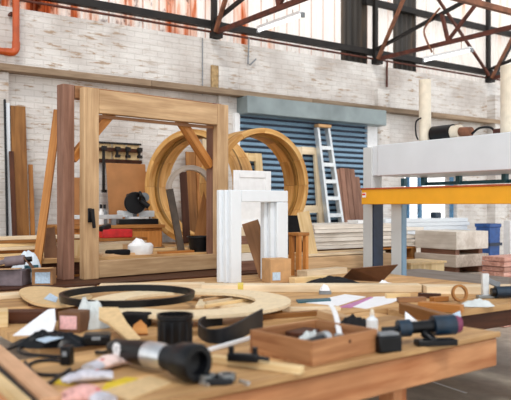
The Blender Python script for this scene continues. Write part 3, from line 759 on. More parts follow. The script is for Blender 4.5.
for k, (px, Y, L, h_, mt, lab) in enumerate(((108, 6.95, .3, .10, 'pale', 'thick pale offcut standing on the storage table just right of the left window stile'), (124, 7.1, .34, .08, 'oak', 'thick oak offcut on the storage table below the red tool case'))):
    tag(MB().box((ony(px, 250, Y).x, Y, 1.05+h_/2), (L, .09, h_), rot=(4, -6, 8, -3, 5)[k]).build('thick_offcut', mt, bevel=.003), lab, 'offcut', 'thick offcuts on the storage table')
# white container with crumpled top
q = onz(141, 257, 1.05); wc = thing('plastic_tub', 'white tub topped with crumpled paper behind the bottom rail of the oak window', 'tub', (ony(141, 250, 6.63).x, 6.64, 1.05), 8)
MB().lathe([(1e-4, 0), (.13, 0), (.14, .02), (.145, .09), (.12, .115), (1e-4, .12)], Matrix.Diagonal((1, .7, 1, 1)), 4+20).build('tub_body', 'white', wc, local=True)
mb = heap((-.03, 0, .105), .08, .06, .06, 0, 8.3, n=14); mb.build('crumpled_paper', 'paper', wc, local=True)
q = onz(118, 256, 1.05); tag(MB().box((ony(117, 250, 6.6).x, 6.58, 1.08), (.25, .1, .06), rot=6).build('tool_roll', 'black_matte', bevel=.02), 'dark rolled tool pouch on the table right of the left window stile', 'pouch')
# slat pile far left
for k in range(6):
    q = at(20, 262-5*k, 7.5)
    tag(MB().box((q.x+.05*math.sin(k*2), 7.1+.03*(k % 2), 1.05+.033*k+.0165), (.9+.08*(k % 3), .22, .031), rot=(1, -3, 2, 4, -2, 0)[k]).build('slat', ('pine', 'orange', 'pale', 'pine', 'brown', 'pale')[k], bevel=.002),
        '%s slat in the pile at far left behind the white bag' % ('bottom', 'second lowest', 'third lowest', 'third highest', 'second highest', 'topmost')[k], 'slat', 'slat pile at far left')

# ================================================================== ON WINDOW TABLE (left)
q = B(48, 285); cb = thing('carton', 'small open brown carton with a pale blue label, left of the oak window', 'carton', (q.x, q.y+.1, TB), CAMROT+4)
mb = MB(); W_, D_, H_ = .165, .15, .135
mb.box((0, 0, .004), (W_, D_, .008))
for (c, s) in (((0, -D_/2, H_/2), (W_, .006, H_)), ((0, D_/2, H_/2), (W_, .006, H_)), ((-W_/2, 0, H_/2), (.006, D_, H_)), ((W_/2, 0, H_/2), (.006, D_, H_))): mb.box(c, s)
mb.build('box_body', 'carton', cb, local=True)
MB().box((.005, -D_/2-.005, H_*.45), (.125, .003, .095)).build('label', 'label_blue', cb, local=True)
MB().bar((-.085, -.02, H_+.0), (-.16, -.03, H_+.10), .15, .005).build('flap', 'carton_dark', cb, local=True)
MB().bar((-.07, -D_/2-.002, H_+.004), (.085, -D_/2-.03, H_+.012), .09, .005).build('flap', 'carton_light', cb, local=True)
q = B(14, 286); c2_ = thing('carton', 'dull brown carton at the far left edge behind the grey drill', 'carton', (q.x-.02, q.y+.14, TB), CAMROT-3)
MB().box((0, 0, .065), (.34, .2, .128)).build('box_body', 'purple_grey', c2_, bevel=.003, local=True)
MB().bar((-.17, -.12, .135), (.16, -.1, .148), .08, .004).build('flap', 'carton_light', c2_, local=True)
# grey drill on that carton
q = c2_.location+Vector((.0, -.02, .152)); gd = thing('cordless_drill', 'grey cordless drill lying on the dull carton at the far left', 'drill', q, CAMROT+10)
MB().cyl((-.02, 0, .045), (.14, 0, .06), .042).build('drill_body', 'purple_grey', gd, local=True)
MB().cyl((.14, 0, .06), (.2, 0, .066), .022).build('chuck', 'black', gd, local=True)
MB().bar((-.01, 0, .05), (-.11, -.02, .022), .05, .04).build('grip', 'purple_grey', gd, bevel=.01, local=True)
# white bag
q = at(18, 262, 6.55); wb = thing('plastic_bag', 'bluish white plastic bag behind the drill at the far left', 'bag', (q.x-.02, 6.28, TB))
mb = heap((0, 0, 0), .17, .14, .31, 0, 4.7, amp=.16); mb.build('bag_body', 'bag', wb, local=True)
MB().box((0.0, -.11, .12), (.12, .02, .06), rot=4).build('printed_patch', 'teal', wb, local=True)
# standing cardboard
lean('cardboard_sheet', 'dark brown cardboard sheet standing between batten and braced frame', 'cardboard', at(53, 275, 6.72), at(48, 228, 6.78), .13, .012, 'carton_dark')
lean('cardboard_sheet', 'light pine panel standing in the gap between braced frame and oak window', 'panel', at(77, 268, 6.9), at(77, 240, 6.92), .12, .02, 'pine')

# ================================================================== ON ASSEMBLY TABLE
# cardboard box beside white frame
q = B(281, 283); cbx = thing('carton', 'tan cardboard box with a white label in front of the white frame', 'carton', (q.x, q.y, TB), CAMROT+25)
MB().box((0, .09, .105), (.20, .18, .208)).build('box_body', 'carton_light', cbx, bevel=.003, local=True)
MB().box((-.045, -.002, .06), (.075, .003, .07)).build('label', 'label_blue', cbx, local=True)
# step stool
q = B(293, 275); st = thing('step_stool', 'small orange wooden stool standing behind the cardboard box', 'stool', (4.22, 5.30, TB), 10)
MB().box((0, 0, .40), (.16, .14, .03)).build('seat', 'orange', st, bevel=.004, local=True)
for sx in (-1, 1):
    for sy in (-1, 1): MB().box((sx*.05, sy*.045, .1925), (.04, .04, .384)).build('leg', 'orange', st, local=True)
# pieces of wood right of the box
def board(name, label, p, q, w, h, mat, z=TB, cat='board', group=None, bevel=.003, lift=0.0):
    p = Vector(p); q = Vector(q); p.z = q.z = z+h/2+lift
    return tag(MB().bar(p, q, w, h).build(name, mat, bevel=bevel), label, cat, group)
board('timber_block', 'pale block of timber right of the cardboard box', B(302, 277), B(342, 273), .14, .06, 'pale')
board('timber_block', 'orange pine block of timber nearest right of the cardboard box', B(292, 283.5), B(330, 281), .10, .05, 'pine')
# long boards lying across
bA = board('long_board', 'pale board crossing the table at the left edge', B(-8, 299, TB), B(98, 290.5, TB), .16, .03, 'pale')
bB = board('long_board', 'long pale board running up to the yellow taped board', B(100, 289.5, TB), B(205, 288, TB), .12, .045, 'pale')
p_, q_ = B(202, 291.5), B(420, 291.5)
bC = thing('long_board', 'long thick pale board wrapped with yellow tape', 'board', (p_+q_)/2)
p2 = p_.copy(); q2 = q_.copy(); p2.z = q2.z = TB+.03; MB().bar(p2, q2, .13, .06).build('plank', 'pale', bC, bevel=.004)
m1 = p2.lerp(q2, .165); m2 = p2.lerp(q2, .19); MB().bar(m1, m2, .136, .066).build('tape_band', 'tape', bC)
p_, q_ = B(424, 293), B(530, 293)
board('long_board', 'long pale board at the right end of the table', p_, q_, .17, .06, 'pale')
# black hoop + ring template
ZT = TB+.05
rc_ = onz(190, 303, ZT)
tag(MB().lathe([(.42, 0), (.645, 0), (.645, .018), (.42, .018)], Matrix.Translation((rc_.x, rc_.y, ZT)), 64, close=True).build('ring_template', 'mdf_pale'), 'big pale ring template lying flat on battens in the middle of the table', 'template')
for k, (dx, lab) in enumerate(((-.56, 'left'), (.56, 'right'))):
    c = rc_+RT*dx; tag(MB().bar(c-FW*.12-Vector((0, 0, .025)), c+FW*.12-Vector((0, 0, .025)), .05, .049).build('support_batten', 'brown'), 'brown batten under the %s side of the ring template' % lab, 'batten')
hc = onz(128, 298.5, ZT+.018); tag(MB().lathe([(.405, .0), (.432, .0), (.435, .042), (.408, .042)], Matrix.Translation((hc.x, hc.y, ZT+.0185)), 64, close=True).build('black_hoop', 'black'), 'glossy black hoop lying on the pale ring template', 'hoop')
pts = [(20, 293), (23, 300), (36, 306.5), (55, 309), (70, 308), (84, 305), (92, 299), (70, 292), (35, 289.5)]
sp_ = spline([B(x, y-1, TB+.03) for x, y in pts], 4, True)
tag(MB().plate(sp_, .018).build('rounded_panel', 'mdf'), 'rounded tan panel lying left of the black hoop', 'panel')
c = B(48, 303); tag(MB().box((c.x, c.y, TB+.0148), (.18, .3, .029), rot=CAMROT).build('packing_block', 'dark'), 'dark packing block under the rounded tan panel', 'block')
sheetc = B(232, 303); tag(MB().box((sheetc.x, sheetc.y, TB+.009), (.46, .5, .017), rot=CAMROT).build('pale_sheet', 'mdf_pale'), 'pale sheet lying inside the ring template under slim sticks', 'sheet')
for k, (a, b, mt) in enumerate((((205, 308), (266, 298), 'pine'), ((204, 301.5), (246, 295), 'oak'), ((206, 304.5), (262, 296), 'pale'))):
    board('thin_stick', '%s slim stick lying on the pale sheet inside the ring template' % ('nearest', 'farthest', 'middle')[k], B(*a, TB+.018), B(*b, TB+.018), .022, .02, mt, z=TB+.018, cat='stick', group='slim sticks inside the ring template', bevel=.002)
mb = MB(); mb.plate([B(44, 299, TB+.05), B(56, 302.5, TB+.05), B(58, 298, TB+.05), B(50, 293.5, TB+.05)], .004); tag(mb.build('paper_scrap', 'label_blue'), 'pale paper scrap lying on the rounded tan panel', 'paper')
board('dark_strip', 'dark strip lying behind the rounded tan panel', B(52, 290), B(96, 287), .05, .03, 'dark', cat='strip')
# papers and folder
def flat(name, label, pts, th, mat, cat, z=TB, z2=None):
    return tag(MB().plate([B(x, y, z)-Vector((0, 0, 0)) for x, y in pts], th).build(name, mat), label, cat)
flat('paper_sheet', 'white paper sheet lying in front of the long taped board', [(306, 303), (345, 294.5), (366, 297), (338, 306)], .003, 'paper', 'paper')
flat('paper_sheet', 'largest white paper sheet right of the white strap', [(352, 307), (374, 297), (408, 296), (392, 303), (366, 309)], .003, 'paper', 'paper')
flat('folder', 'lavender edged folder between the white papers', [(340, 307.5), (370, 297.6), (373, 298), (351, 308)], .006, 'lavender', 'folder')
flat('teal_strip', 'short teal strip left of the white papers', [(296, 301), (330, 299.5), (331, 301.5), (298, 303.5)], .012, 'teal', 'strip')
q = B(325, 294); sp0 = thing('sponge', 'small white sponge behind the papers', 'sponge', q, CAMROT)
MB().box((0, 0, .012), (.09, .06, .024)).build('scrub_pad', 'grey', sp0, local=True); mb = heap((0, 0, .024), .04, .03, .05, 0, 2.2, n=12); mb.build('sponge_body', 'paper', sp0, local=True)
# dark folded cardboard + black cloth
pts3 = [B(341, 280, TB+.01), B(382, 282, TB+.01), at(398, 265, 5.9), at(352, 269, 6.0)]
tag(MB().plate(pts3, .008).build('cardboard_flap', 'carton_dark'), 'dark brown cardboard piece tilted up before the machine posts', 'cardboard')
mb = heap(B(333, 283.5), .24, .09, .06, -35, 6.1, amp=.4); tag(mb.build('black_cloth', 'cloth_black'), 'crumpled black cloth lying left of the tilted cardboard', 'cloth')
mb = heap(B(385, 287), .09, .06, .05, -20, 9.4); tag(mb.build('tissue', 'paper'), 'small white crumpled tissue in front of the tilted cardboard', 'tissue')
# silver clamp and dark tool at right
q = B(489, 298.5); cl = thing('bar_clamp', 'silver bar clamp standing at the right end of the table', 'clamp', q, CAMROT+10)
MB().box((-.02, .02, .09), (.05, .03, .18)).build('upright', 'alu', cl, bevel=.004, local=True)
MB().box((0, .02, .012), (.16, .05, .024)).build('jaw', 'steel', cl, bevel=.004, local=True)
MB().bar((0, .02, .13), (.09, .02, .09), .03, .04).build('arm', 'grey', cl, bevel=.006, local=True)
MB().cyl((.085, .02, .05), (.085, .02, .12), .012).build('screw', 'steel', cl, local=True)
q = B(505, 299); dt = thing('angle_tool', 'dark green power tool lying right of the silver clamp', 'power tool', q, CAMROT)
MB().cyl((-.06, .03, .045), (.16, .05, .05), .042).build('tool_body', 'drill', dt, local=True); MB().cyl((-.09, .03, .045), (-.06, .03, .045), .03).build('collar', 'black', dt, local=True)
q = B(462, 303); mb = MB(); mat = Matrix.Translation(q+Vector((0, .02, .066)))@Matrix.Rotation(R(CAMROT+15), 4, 'Z')@Matrix.Rotation(R(78), 4, 'X')
mb.lathe([(.045, -.012), (.06, -.012), (.06, .012), (.045, .012)], mat, 28, close=True); tag(mb.build('tape_roll', 'brown'), 'brown tape roll standing on edge near the silver clamp', 'tape roll')
mb = heap(B(478, 306), .12, .07, .045, -35, 4.4); tag(mb.build('rag', 'rag'), 'pale rag right of the brown tape roll', 'rag')

# ================================================================== ON FRONT BENCH
def fbz(): return TB-.001
Z = TB-.0005
up_ = Vector((0, 0, .012))
tag(MB().bar(B(-8, 350)+up_, B(52, 404)+up_, .075, .024).build('loose_plank', 'plank_tan', bevel=.003), 'loose tan plank lying along the left edge of the front workbench', 'plank')
tag(MB().bar(B(-14, 372)+up_, B(24, 408)+up_, .05, .024).build('loose_plank', 'pine', bevel=.003), 'yellow plank at the bottom left corner beside the tan plank', 'plank')
tag(MB().bar(B(-12, 361)+up_*.3, B(38, 406)+up_*.3, .035, .007).build('plank_gap_shade', 'rubber'), 'dark strip standing in for the shaded gap between the tan and the yellow plank', 'strip')  # dark strip colours in the shaded gap between the two planks
q = B(3, 328); tag(MB().box((q.x-.08, q.y+.1, TB+.045), (.26, .14, .09), rot=CAMROT+20).build('timber_block', 'pine', bevel=.004), 'square timber block at the left edge of the photo on the workbench', 'block')
# white paper wedge
mb = MB(); mb.plate([B(13, 336), B(52, 335.5), at(56, 322, 3.66), at(55, 309, 3.95), at(48, 310, 3.95)], .004)
tag(mb.build('white_cloth', 'paper'), 'white folded cloth lying left of the pink labelled carton', 'cloth')
# carton with pink label
q = B(69, 333); pc = thing('carton', 'small dark carton with a pink label among the cables', 'carton', q, CAMROT-12)
MB().box((.0, .06, .055), (.125, .12, .108)).build('box_body', 'carton_dark', pc, bevel=.003, local=True)
MB().box((-.003, -.002, .055), (.095, .003, .07)).build('label', 'label_pink', pc, local=True)
# black case + rag
q = B(96, 347); kc = thing('black_case', 'low black tool case in front of the crumpled rag', 'case', q, CAMROT+8)
MB().box((0, .06, .028), (.13, .11, .054)).build('case_body', 'black', kc, bevel=.012, local=True); MB().box((.0, .002, .04), (.04, .01, .015)).build('latch', 'grey', kc, local=True)
rg = tag(heap(B(88, 327), .12, .10, .165, CAMROT-10, 1.7, amp=.34, freq=12).build('rag', 'rag'), 'crumpled pale grey rag heaped right of the pink labelled carton', 'rag')
q = B(30, 322); tag(MB().box((q.x, q.y, TB+.035), (.3, .12, .068), rot=CAMROT+6).build('timber_block', 'dark', bevel=.004), 'dark timber block behind the white folded cloth', 'block')
q = B(135, 327); tag(MB().box((q.x, q.y, TB+.04), (.16, .12, .078), rot=CAMROT-12).build('sanding_block', 'black_matte', bevel=.01), 'black block lying left of the black tub', 'block')
mb = MB(); mb.plate([at(131, 335, 3.62), at(148, 335, 3.62), at(147, 327, 3.66), at(141, 321, 3.68), at(134, 326, 3.66)], .012); tag(mb.build('wood_wedge', 'orange'), 'small rounded tan wedge between shaped board and black tub', 'wedge')
# curved tan bracket
mb = MB(); pts = [at(99, 309.5, 3.78), at(118, 309.5, 3.78), at(127, 325, 3.60), at(141, 341, 3.46), at(131, 345, 3.40), at(118, 333, 3.50), at(108, 325, 3.6), at(99, 320, 3.66)]
tag(mb.plate(pts, .014).build('shaped_bracket', 'mdf'), 'curved tan board leaning on the black case below the black hoop', 'board')
# cables
def cord(label, pts, r=.0075, mat='black', z=TB):
    return tag(MB().tube(spline([B(x, y, z+r) for x, y in pts], 7), r, 8).build('extension_cord', mat), label, 'cable', 'black cables on the front workbench')
cord('black cable running across to the pink labelled carton from the left edge', [(-4, 352), (12, 348), (30, 340), (50, 337), (72, 339), (84, 345)])
cord('black cable bent in a hairpin left of the black charger', [(62, 357), (40, 355.5), (24, 354), (18, 350.5), (24, 347), (40, 346)])
cord('looped black cable by the gloves', [(90, 366), (75, 372), (58, 375), (38, 374), (27, 369), (34, 362), (52, 360), (64, 362)])
cord('black cable crossing the loop near the loose plank', [(25, 362), (36, 376), (46, 384), (58, 377), (70, 369)])
# black bundle and charger
q = B(52, 346); mb = heap(q, .2, .08, .075, CAMROT+8, 5.2, amp=.5); tag(mb.build('black_pouch', 'black'), 'black pouch lying in front of the white cloth', 'pouch')
mb = MB(); tag(mb.plate([at(36, 340, 3.22), at(60, 334, 3.4), at(66, 337, 3.34), at(45, 343, 3.16)], .003).build('blue_sheet', 'label_blue'), 'pale blue wrapper on the black pouch', 'wrapper')
q = B(64, 366); ch = thing('charger', 'small black upright charger block left of the gloves', 'charger', q, CAMROT-10)
MB().box((0, .03, .04), (.045, .05, .08)).build('charger_body', 'black', ch, bevel=.006, local=True); MB().box((0, .004, .05), (.02, .004, .02)).build('indicator', 'grey', ch, local=True)
# gloves
def glove(name, label, px, py, rz, mt, flip=1, sc=1.0):
    q = B(px, py); t = thing(name, label, 'glove', q, rz, 'work gloves on the front workbench')
    mb = MB(); s = sc
    mb.tube([(-.07*s, 0, .024*s), (-.045*s, 0, .026*s), (0, 0, .032*s), (.035*s, 0, .03*s), (.055*s, 0, .022*s)], [.036*s, .039*s, .047*s, .045*s, .034*s], 16, flat=.55)
    for k, (dy, L) in enumerate(((-.032, .05), (-.011, .065), (.011, .06), (.03, .045))):
        mb.tube([(.03*s, dy*s*.9, .028*s), ((.05+L*.5)*s, dy*s*1.1, .026*s), ((.05+L)*s, dy*s*1.15, .014*s)], [.013*s, .0125*s, .010*s], 10)
    mb.tube([(-.02*s, flip*.03*s, .028*s), (.015*s, flip*.062*s, .022*s), (.04*s, flip*.07*s, .014*s)], [.017*s, .014*s, .011*s], 10)
    mb.build('glove_body', mt, t, local=True)
    MB().tube([(-.105*s, 0, .02*s), (-.07*s, 0, .025*s), (-.055*s, 0, .027*s)], [.042*s, .040*s, .0385*s], 16, flat=.5).build('cuff', 'glove_grey', t, local=True)
    mb = MB(); mb.box((-.04*s, -.01*s, .047*s), (.014*s, .012*s, .006*s)); mb.build('patch', 'red', t, local=True)
    return t
glove('work_glove', 'pale pink work glove nearest the black power tool', 108, 369, 22, 'glove', 1, 1.0)
glove('work_glove', 'grey and white work glove beside the looped cable', 88, 382, 165, 'glove_grey', -1, .85)
glove('work_glove', 'pink work glove lowest of the three at the bench edge', 88, 402, 105, 'pink', 1, 1.0)
tag(MB().plate([B(104, 392), B(150, 377), B(172, 384), B(128, 402)], .006).build('sanding_sheet', 'mdf'), 'flat tan sheet right of the gloves near the bench edge', 'sheet')
tag(MB().plate([B(100, 392), B(106, 384), B(126, 378), B(138, 379), B(128, 387)], .004).build('yellow_duster', 'yellow_cloth'), 'strip of yellow duster under the pink glove nearest the tool', 'duster')
tag(MB().plate([B(54, 384), B(64, 377), B(80, 374), B(84, 378), B(70, 386)], .004).build('yellow_duster', 'yellow_cloth'), 'yellow duster lying between the cable loop and loose plank', 'duster')
# big black power tool
pa = B(116, 362); pb = B(190, 378)
pa.z = TB+.055; pb.z = TB+.082
pa = at(112, 351, 3.02); pb = at(199, 366, 2.63); pa.z = TB+.06; pb.z = TB+.079
rt_ = thing('power_tool', 'large black cylindrical power tool with silver band lying on the bench', 'power tool', Vector(((pa.x+pb.x)/2, (pa.y+pb.y)/2, TB)))
d = pb-pa; LT = d.length; mat = Matrix.Translation(pa)@d.to_track_quat('Z', 'Y').to_matrix().to_4x4()
u = lambda f: f*LT
MB().lathe([(1e-4, 0), (.03, 0), (.042, u(.05)), (.044, u(.2)), (.05, u(.3)), (.053, u(.46)), (1e-4, u(.46))], mat, 28).build('motor_housing', 'black', rt_)
MB().lathe([(1e-4, u(.46)), (.054, u(.46)), (.054, u(.6)), (.046, u(.67)), (1e-4, u(.67))], mat, 28).build('silver_band', 'silver', rt_)
MB().lathe([(1e-4, u(.67)), (.05, u(.67)), (.05, u(.76)), (.062, u(.78)), (.066, u(.84)), (1e-4, u(.84))], mat, 28).build('collar', 'rubber', rt_)
MB().lathe([(.035, u(.80)), (.07, u(.84)), (.073, u(.9)), (.073, u(.98)), (.067, u(1.0)), (.045, u(1.0)), (.04, u(.93)), (.018, u(.92)), (1e-4, u(.92))], mat, 32).build('head_ring', 'black', rt_)
side = d.normalized().cross(Vector((0, 0, 1))).normalized()
if side.dot(FW) > 0: side = -side
cpt = pa+d*.17+side*.043+Vector((0, 0, .008))
mb = MB()
for ang_ in range(0, 180, 45):
    dv_ = (d.normalized()*math.cos(R(ang_))+Vector((0, 0, 1))*math.sin(R(ang_)))*.028; mb.bar(cpt-dv_, cpt+dv_, .013, .005, up=side)
mb.build('white_emblem', 'white', rt_)
mb = MB(); e_ = pa+d*.3-side*.0
mb.tube(spline([pa+Vector((0, 0, -.01)), pa-d.normalized()*.06+Vector((0, 0, -.03)), pa-d.normalized()*.12+Vector((.02, .05, -.045))], 5), .009, 8); mb.build('cable_boot', 'black', rt_)
# black tub
q = B(175.5, 352); tb = thing('plastic_tub', 'black plastic tub standing behind the big power tool', 'tub', q+Vector((.03, .06, 0)))
MB().lathe([(1e-4, 0), (.074, 0), (.078, .01), (.08, .14), (.086, .145), (.086, .165), (.078, .165), (.074, .05), (1e-4, .05)], None, 36).build('tub_body', 'black', tb, local=True)
mb = MB()
for k in range(14):
    th = 2*PI*k/14; mb.box((.08*math.cos(th), .08*math.sin(th), .075), (.004, .008, .12), rot=math.degrees(th))
mb.build('ribs', 'rubber', tb, local=True)
# black belt loop
path = spline([B(262, 328), B(252, 332), B(238, 339), B(222, 343.5), B(206, 341.5), B(199, 334), B(206, 327.5), B(222, 325)], 6)
k_ = len(path); hs = [.105-.04*min(1, i/(k_*.55)) for i in range(k_)]
tag(MB().ribbon(path, hs, .012).build('belt_loop', 'rubber'), 'dark rubber belt curled on edge between black tub and wooden tray', 'belt')
board('white_bar', 'slim white bar lying in front of the curled belt', B(200, 354.5), B(254, 338.5), .022, .018, 'white', cat='bar')
board('pine_stick', 'pale pine stick lying along the tray left side', B(212, 362), B(302, 374), .045, .03, 'pine', cat='stick')
# black clamp on stick
q = B(241, 372); bc = thing('black_clamp', 'small black clamp lying on the pale pine stick', 'clamp', q+Vector((.03, .03, .0315)), CAMROT-14)
MB().box((0, 0, .018), (.13, .035, .034)).build('clamp_body', 'black', bc, bevel=.006, local=True)
for x in (-.05, .05): MB().cyl((x, 0, .03), (x, 0, .062), .012).build('knob', 'black', bc, local=True)
MB().cyl((.065, 0, .02), (.11, 0, .016), .009).build('spindle', 'rubber', bc, local=True)
# metal bracket
q = B(223, 385); mbk = thing('metal_fitting', 'grey metal fitting with two round holes near the bench edge', 'fitting', q+Vector((0, .03, 0)), CAMROT+6)
for x in (-.045, .03):
    MB().lathe([(.018, .012), (.034, .012), (.034, .034), (.018, .034)], Matrix.Translation((x, .01, 0)), 20, close=True).build('ring', 'steel', mbk, local=True)
mb = MB(); mb.box((-.007, .045, .014), (.15, .02, .026)); mb.box((.0, -.028, .012), (.1, .018, .022)); mb.build('plate', 'rubber', mbk, bevel=.003, local=True)
for x in (-.07, .08): MB().bar((x, 0, .006), (x+.03, -.04, .006), .014, .012).build('lug', 'silver', mbk, local=True)
# wooden tray
C0 = B(312.5, 367); Cl = B(257, 351.5); Cr = B(375.5, 351.5)
tx = (Cr-C0); tw = tx.length; ang_t = math.degrees(math.atan2(tx.y, tx.x))-1.6; td = (Cl-C0).length
tr = thing('wooden_tray', 'open reddish wooden tray full of small tools at the bench front', 'tray', C0, ang_t)
th_, H_ = .014, .105
MB().box((tw/2, td/2, .006), (tw, td, .01)).build('base', 'tray', tr, local=True)
MB().box((tw/2, th_/2, .058), (tw, th_, .094)).build('front_side', 'tray', tr, bevel=.002, local=True)
MB().box((tw/2, td-th_/2, .058), (tw, th_, .094)).build('back_side', 'tray', tr, bevel=.002, local=True)
MB().box((th_/2, td/2, .058), (th_, td-2*th_-.001, .094)).build('end_side', 'tray', tr, bevel=.002, local=True)
MB().box((tw-th_/2, td/2, .058), (th_, td-2*th_-.001, .094)).build('end_side', 'tray', tr, bevel=.002, local=True)
MB().cyl((tw*.55, .004, .075), (tw*.55, -.0015, .075), .008, 12).build('knot', 'dark', tr, local=True)
def inT(x, y, z): return rel(tr, x, y, z)
q = inT(.10, .2, .0115); sd = thing('screwdriver', 'black handled screwdriver lying in the wooden tray', 'screwdriver', q, ang_t-35)
MB().cyl((-.07, 0, .03), (.05, 0, .03), .017, 14, .022).build('handle', 'black', sd, local=True); MB().cyl((.05, 0, .03), (.15, 0, .02), .005, 8).build('blade', 'silver', sd, local=True)
q = inT(.2, .13, .0115); pn = thing('pliers', 'silver pliers lying in the middle of the wooden tray', 'pliers', q, ang_t+20)
for s in (-1, 1): MB().tube([(-.1, s*.03, .035), (-.03, s*.012, .045), (.0, 0, .05)], .011, 8).build('handle', 'rubber', pn, local=True)
mb = MB(); mb.cyl((0, 0, .03), (0, 0, .062), .024); mb.bar((0, .006, .05), (.07, .003, .05), .02, .02); mb.build('jaw', 'silver', pn, bevel=.003, local=True)
q = inT(.31, .12, .0115); tag(MB().cyl(q, q+Vector((0, 0, .07)), .022, 16).build('metal_socket', 'silver'), 'short silver socket standing in the tray right of the pliers', 'socket')
q = inT(.12, .10, .0115); gr = thing('hand_tool', 'black angled hand tool nearest the front corner in the wooden tray', 'tool', q, ang_t+10)
MB().cyl((-.08, 0, .055), (.06, 0, .062), .026, 16).build('tool_body', 'black', gr, local=True); MB().cyl((.06, 0, .062), (.1, 0, .062), .036, 18).build('tool_head', 'silver', gr, local=True)
q = inT(.22, .22, .0115); tag(heap(q, .08, .06, .09, 20, 7.7, amp=.4).build('cleaning_rag', 'rag'), 'pale crumpled rag in the middle of the wooden tray', 'rag')
q = inT(.27, .31, .0115); tag(MB().box(q+Vector((0, 0, .035)), (.16, .09, .07), rot=ang_t+8).build('wood_scrap', 'dark', bevel=.004), 'dark wood scrap at the back of the wooden tray', 'scrap')
# white strap
pth = spline([at(330, 304, 3.7), at(334, 310, 3.6), at(337, 320, 3.45), at(339, 331, 3.3), at(341, 338, 3.22)], 6)
tag(MB().tube(pth, .013, 8, flat=.35).build('white_strap', 'white'), 'white strap hanging into the back of the wooden tray', 'strap')
# board supporting strap behind the tray
board('timber_block', 'short thick timber block lying behind the wooden tray', B(322, 318), B(352, 327), .07, .05, 'oak')
board('thin_batten', 'brown batten lying left of the block behind the tray', B(258, 319.5), B(320, 315), .05, .03, 'brown', cat='batten')
board('thin_batten', 'pale batten lying behind the brown batten', B(262, 311.5), B(340, 310.5), .05, .025, 'pale', cat='batten')
q = B(372, 337); gb = thing('glue_bottle', 'white glue bottle standing right behind the wooden tray', 'bottle', q+Vector((.02, .02, 0)))
MB().lathe([(1e-4, 0), (.03, 0), (.032, .01), (.03, .085), (.012, .1), (.012, .11), (1e-4, .11)], None, 20).build('bottle_body', 'white_blue', gb, local=True)
MB().lathe([(1e-4, .11), (.014, .11), (.008, .14), (1e-4, .14)], None, 12).build('cap', 'cream_pipe', gb, local=True)
q = B(356, 333); tag(heap(q+Vector((.03, .05, 0)), .1, .06, .09, CAMROT, 11.3, amp=.4).build('black_cloth', 'cloth_black'), 'crumpled black cloth between tray back corner and glue bottle', 'cloth')
board('dark_strip', 'dark timber strip lying behind the brown batten', B(246, 314), B(268, 313), .05, .05, 'dark', cat='strip')
for k, (px, py, L, mt, lab) in enumerate(((418, 303, .2, 'oak_red', 'red brown scrap right of the white papers'), (436, 299, .16, 'dark', 'dark scrap left of the tape roll'), (446, 302.5, .14, 'orange', 'orange scrap nearest left of the tape roll'), (404, 299, .18, 'pine', 'pale scrap at the right edge of the white papers'), (284, 304, .12, 'dark', 'dark scrap at the right end of the ring template'))):
    q = B(px, py); tag(MB().box((q.x, q.y+.06, TB+.018), (L, .05, .034), rot=CAMROT+(8, -20, 30, 4, -10)[k]).build('wood_offcut', mt, bevel=.003), lab, 'offcut', 'wood scraps behind the drill')
# black box
q = B(388, 353); bb = thing('battery_pack', 'black battery pack right of the wooden tray', 'battery', q+Vector((.02, .03, 0)), CAMROT+20)
MB().box((0, 0, .038), (.12, .085, .074)).build('pack_body', 'black', bb, bevel=.008, local=True); MB().box((0, 0, .082), (.1, .06, .014)).build('terminal_rail', 'grey', bb, bevel=.003, local=True)
# drill
q = B(428, 346); dr = thing('cordless_drill', 'dark blue cordless drill lying at the right end of the bench', 'drill', q+Vector((.02, .06, 0)), CAMROT+10)
MB().cyl((.06, 0, .085), (.17, 0, .088), .05).build('drill_body', 'drill', dr, local=True)
MB().cyl((.17, 0, .088), (.2, 0, .088), .047, 20, .04).build('rear_cap', 'magenta', dr, local=True)
MB().cyl((-.06, 0, .078), (.06, 0, .084), .03).build('gearbox', 'black', dr, local=True)
MB().cyl((-.12, 0, .076), (-.06, 0, .078), .042).build('chuck', 'drill', dr, local=True)
MB().cyl((-.2, 0, .074), (-.12, 0, .076), .013, 12).build('bit', 'rubber', dr, local=True)
MB().bar((.0, -.02, .06), (.04, -.06, .02), .05, .035).build('grip', 'black', dr, bevel=.01, local=True)
MB().box((.05, -.055, .016), (.2, .07, .03)).build('battery', 'black', dr, bevel=.006, local=True)
# timbers at right
q1, q2 = B(404, 311), B(452, 330); q1.z = q2.z = 0
board('timber_rail', 'thick brown timber rail running behind the drill', B(403, 313), B(452, 328), .06, .065, 'brown', cat='timber')
board('timber_rail', 'short orange timber lying behind the brown rail', B(420, 309), B(462, 313), .07, .05, 'orange', cat='timber')
mb = MB(); mb.plate([B(405, 327), B(421, 324), at(413, 318, 3.95), at(405, 311.5, 4.0)], .003); tag(mb.build('paper_scrap', 'paper'), 'white paper scrap propped by the brown timber rail', 'paper')
mb = MB(); mb.plate([at(447, 317, 3.75), at(460, 311, 3.9), at(461, 318, 3.8), at(452, 321, 3.7)], .003); tag(mb.build('paper_scrap', 'label_blue'), 'pale blue paper scrap lying above the drill', 'paper')

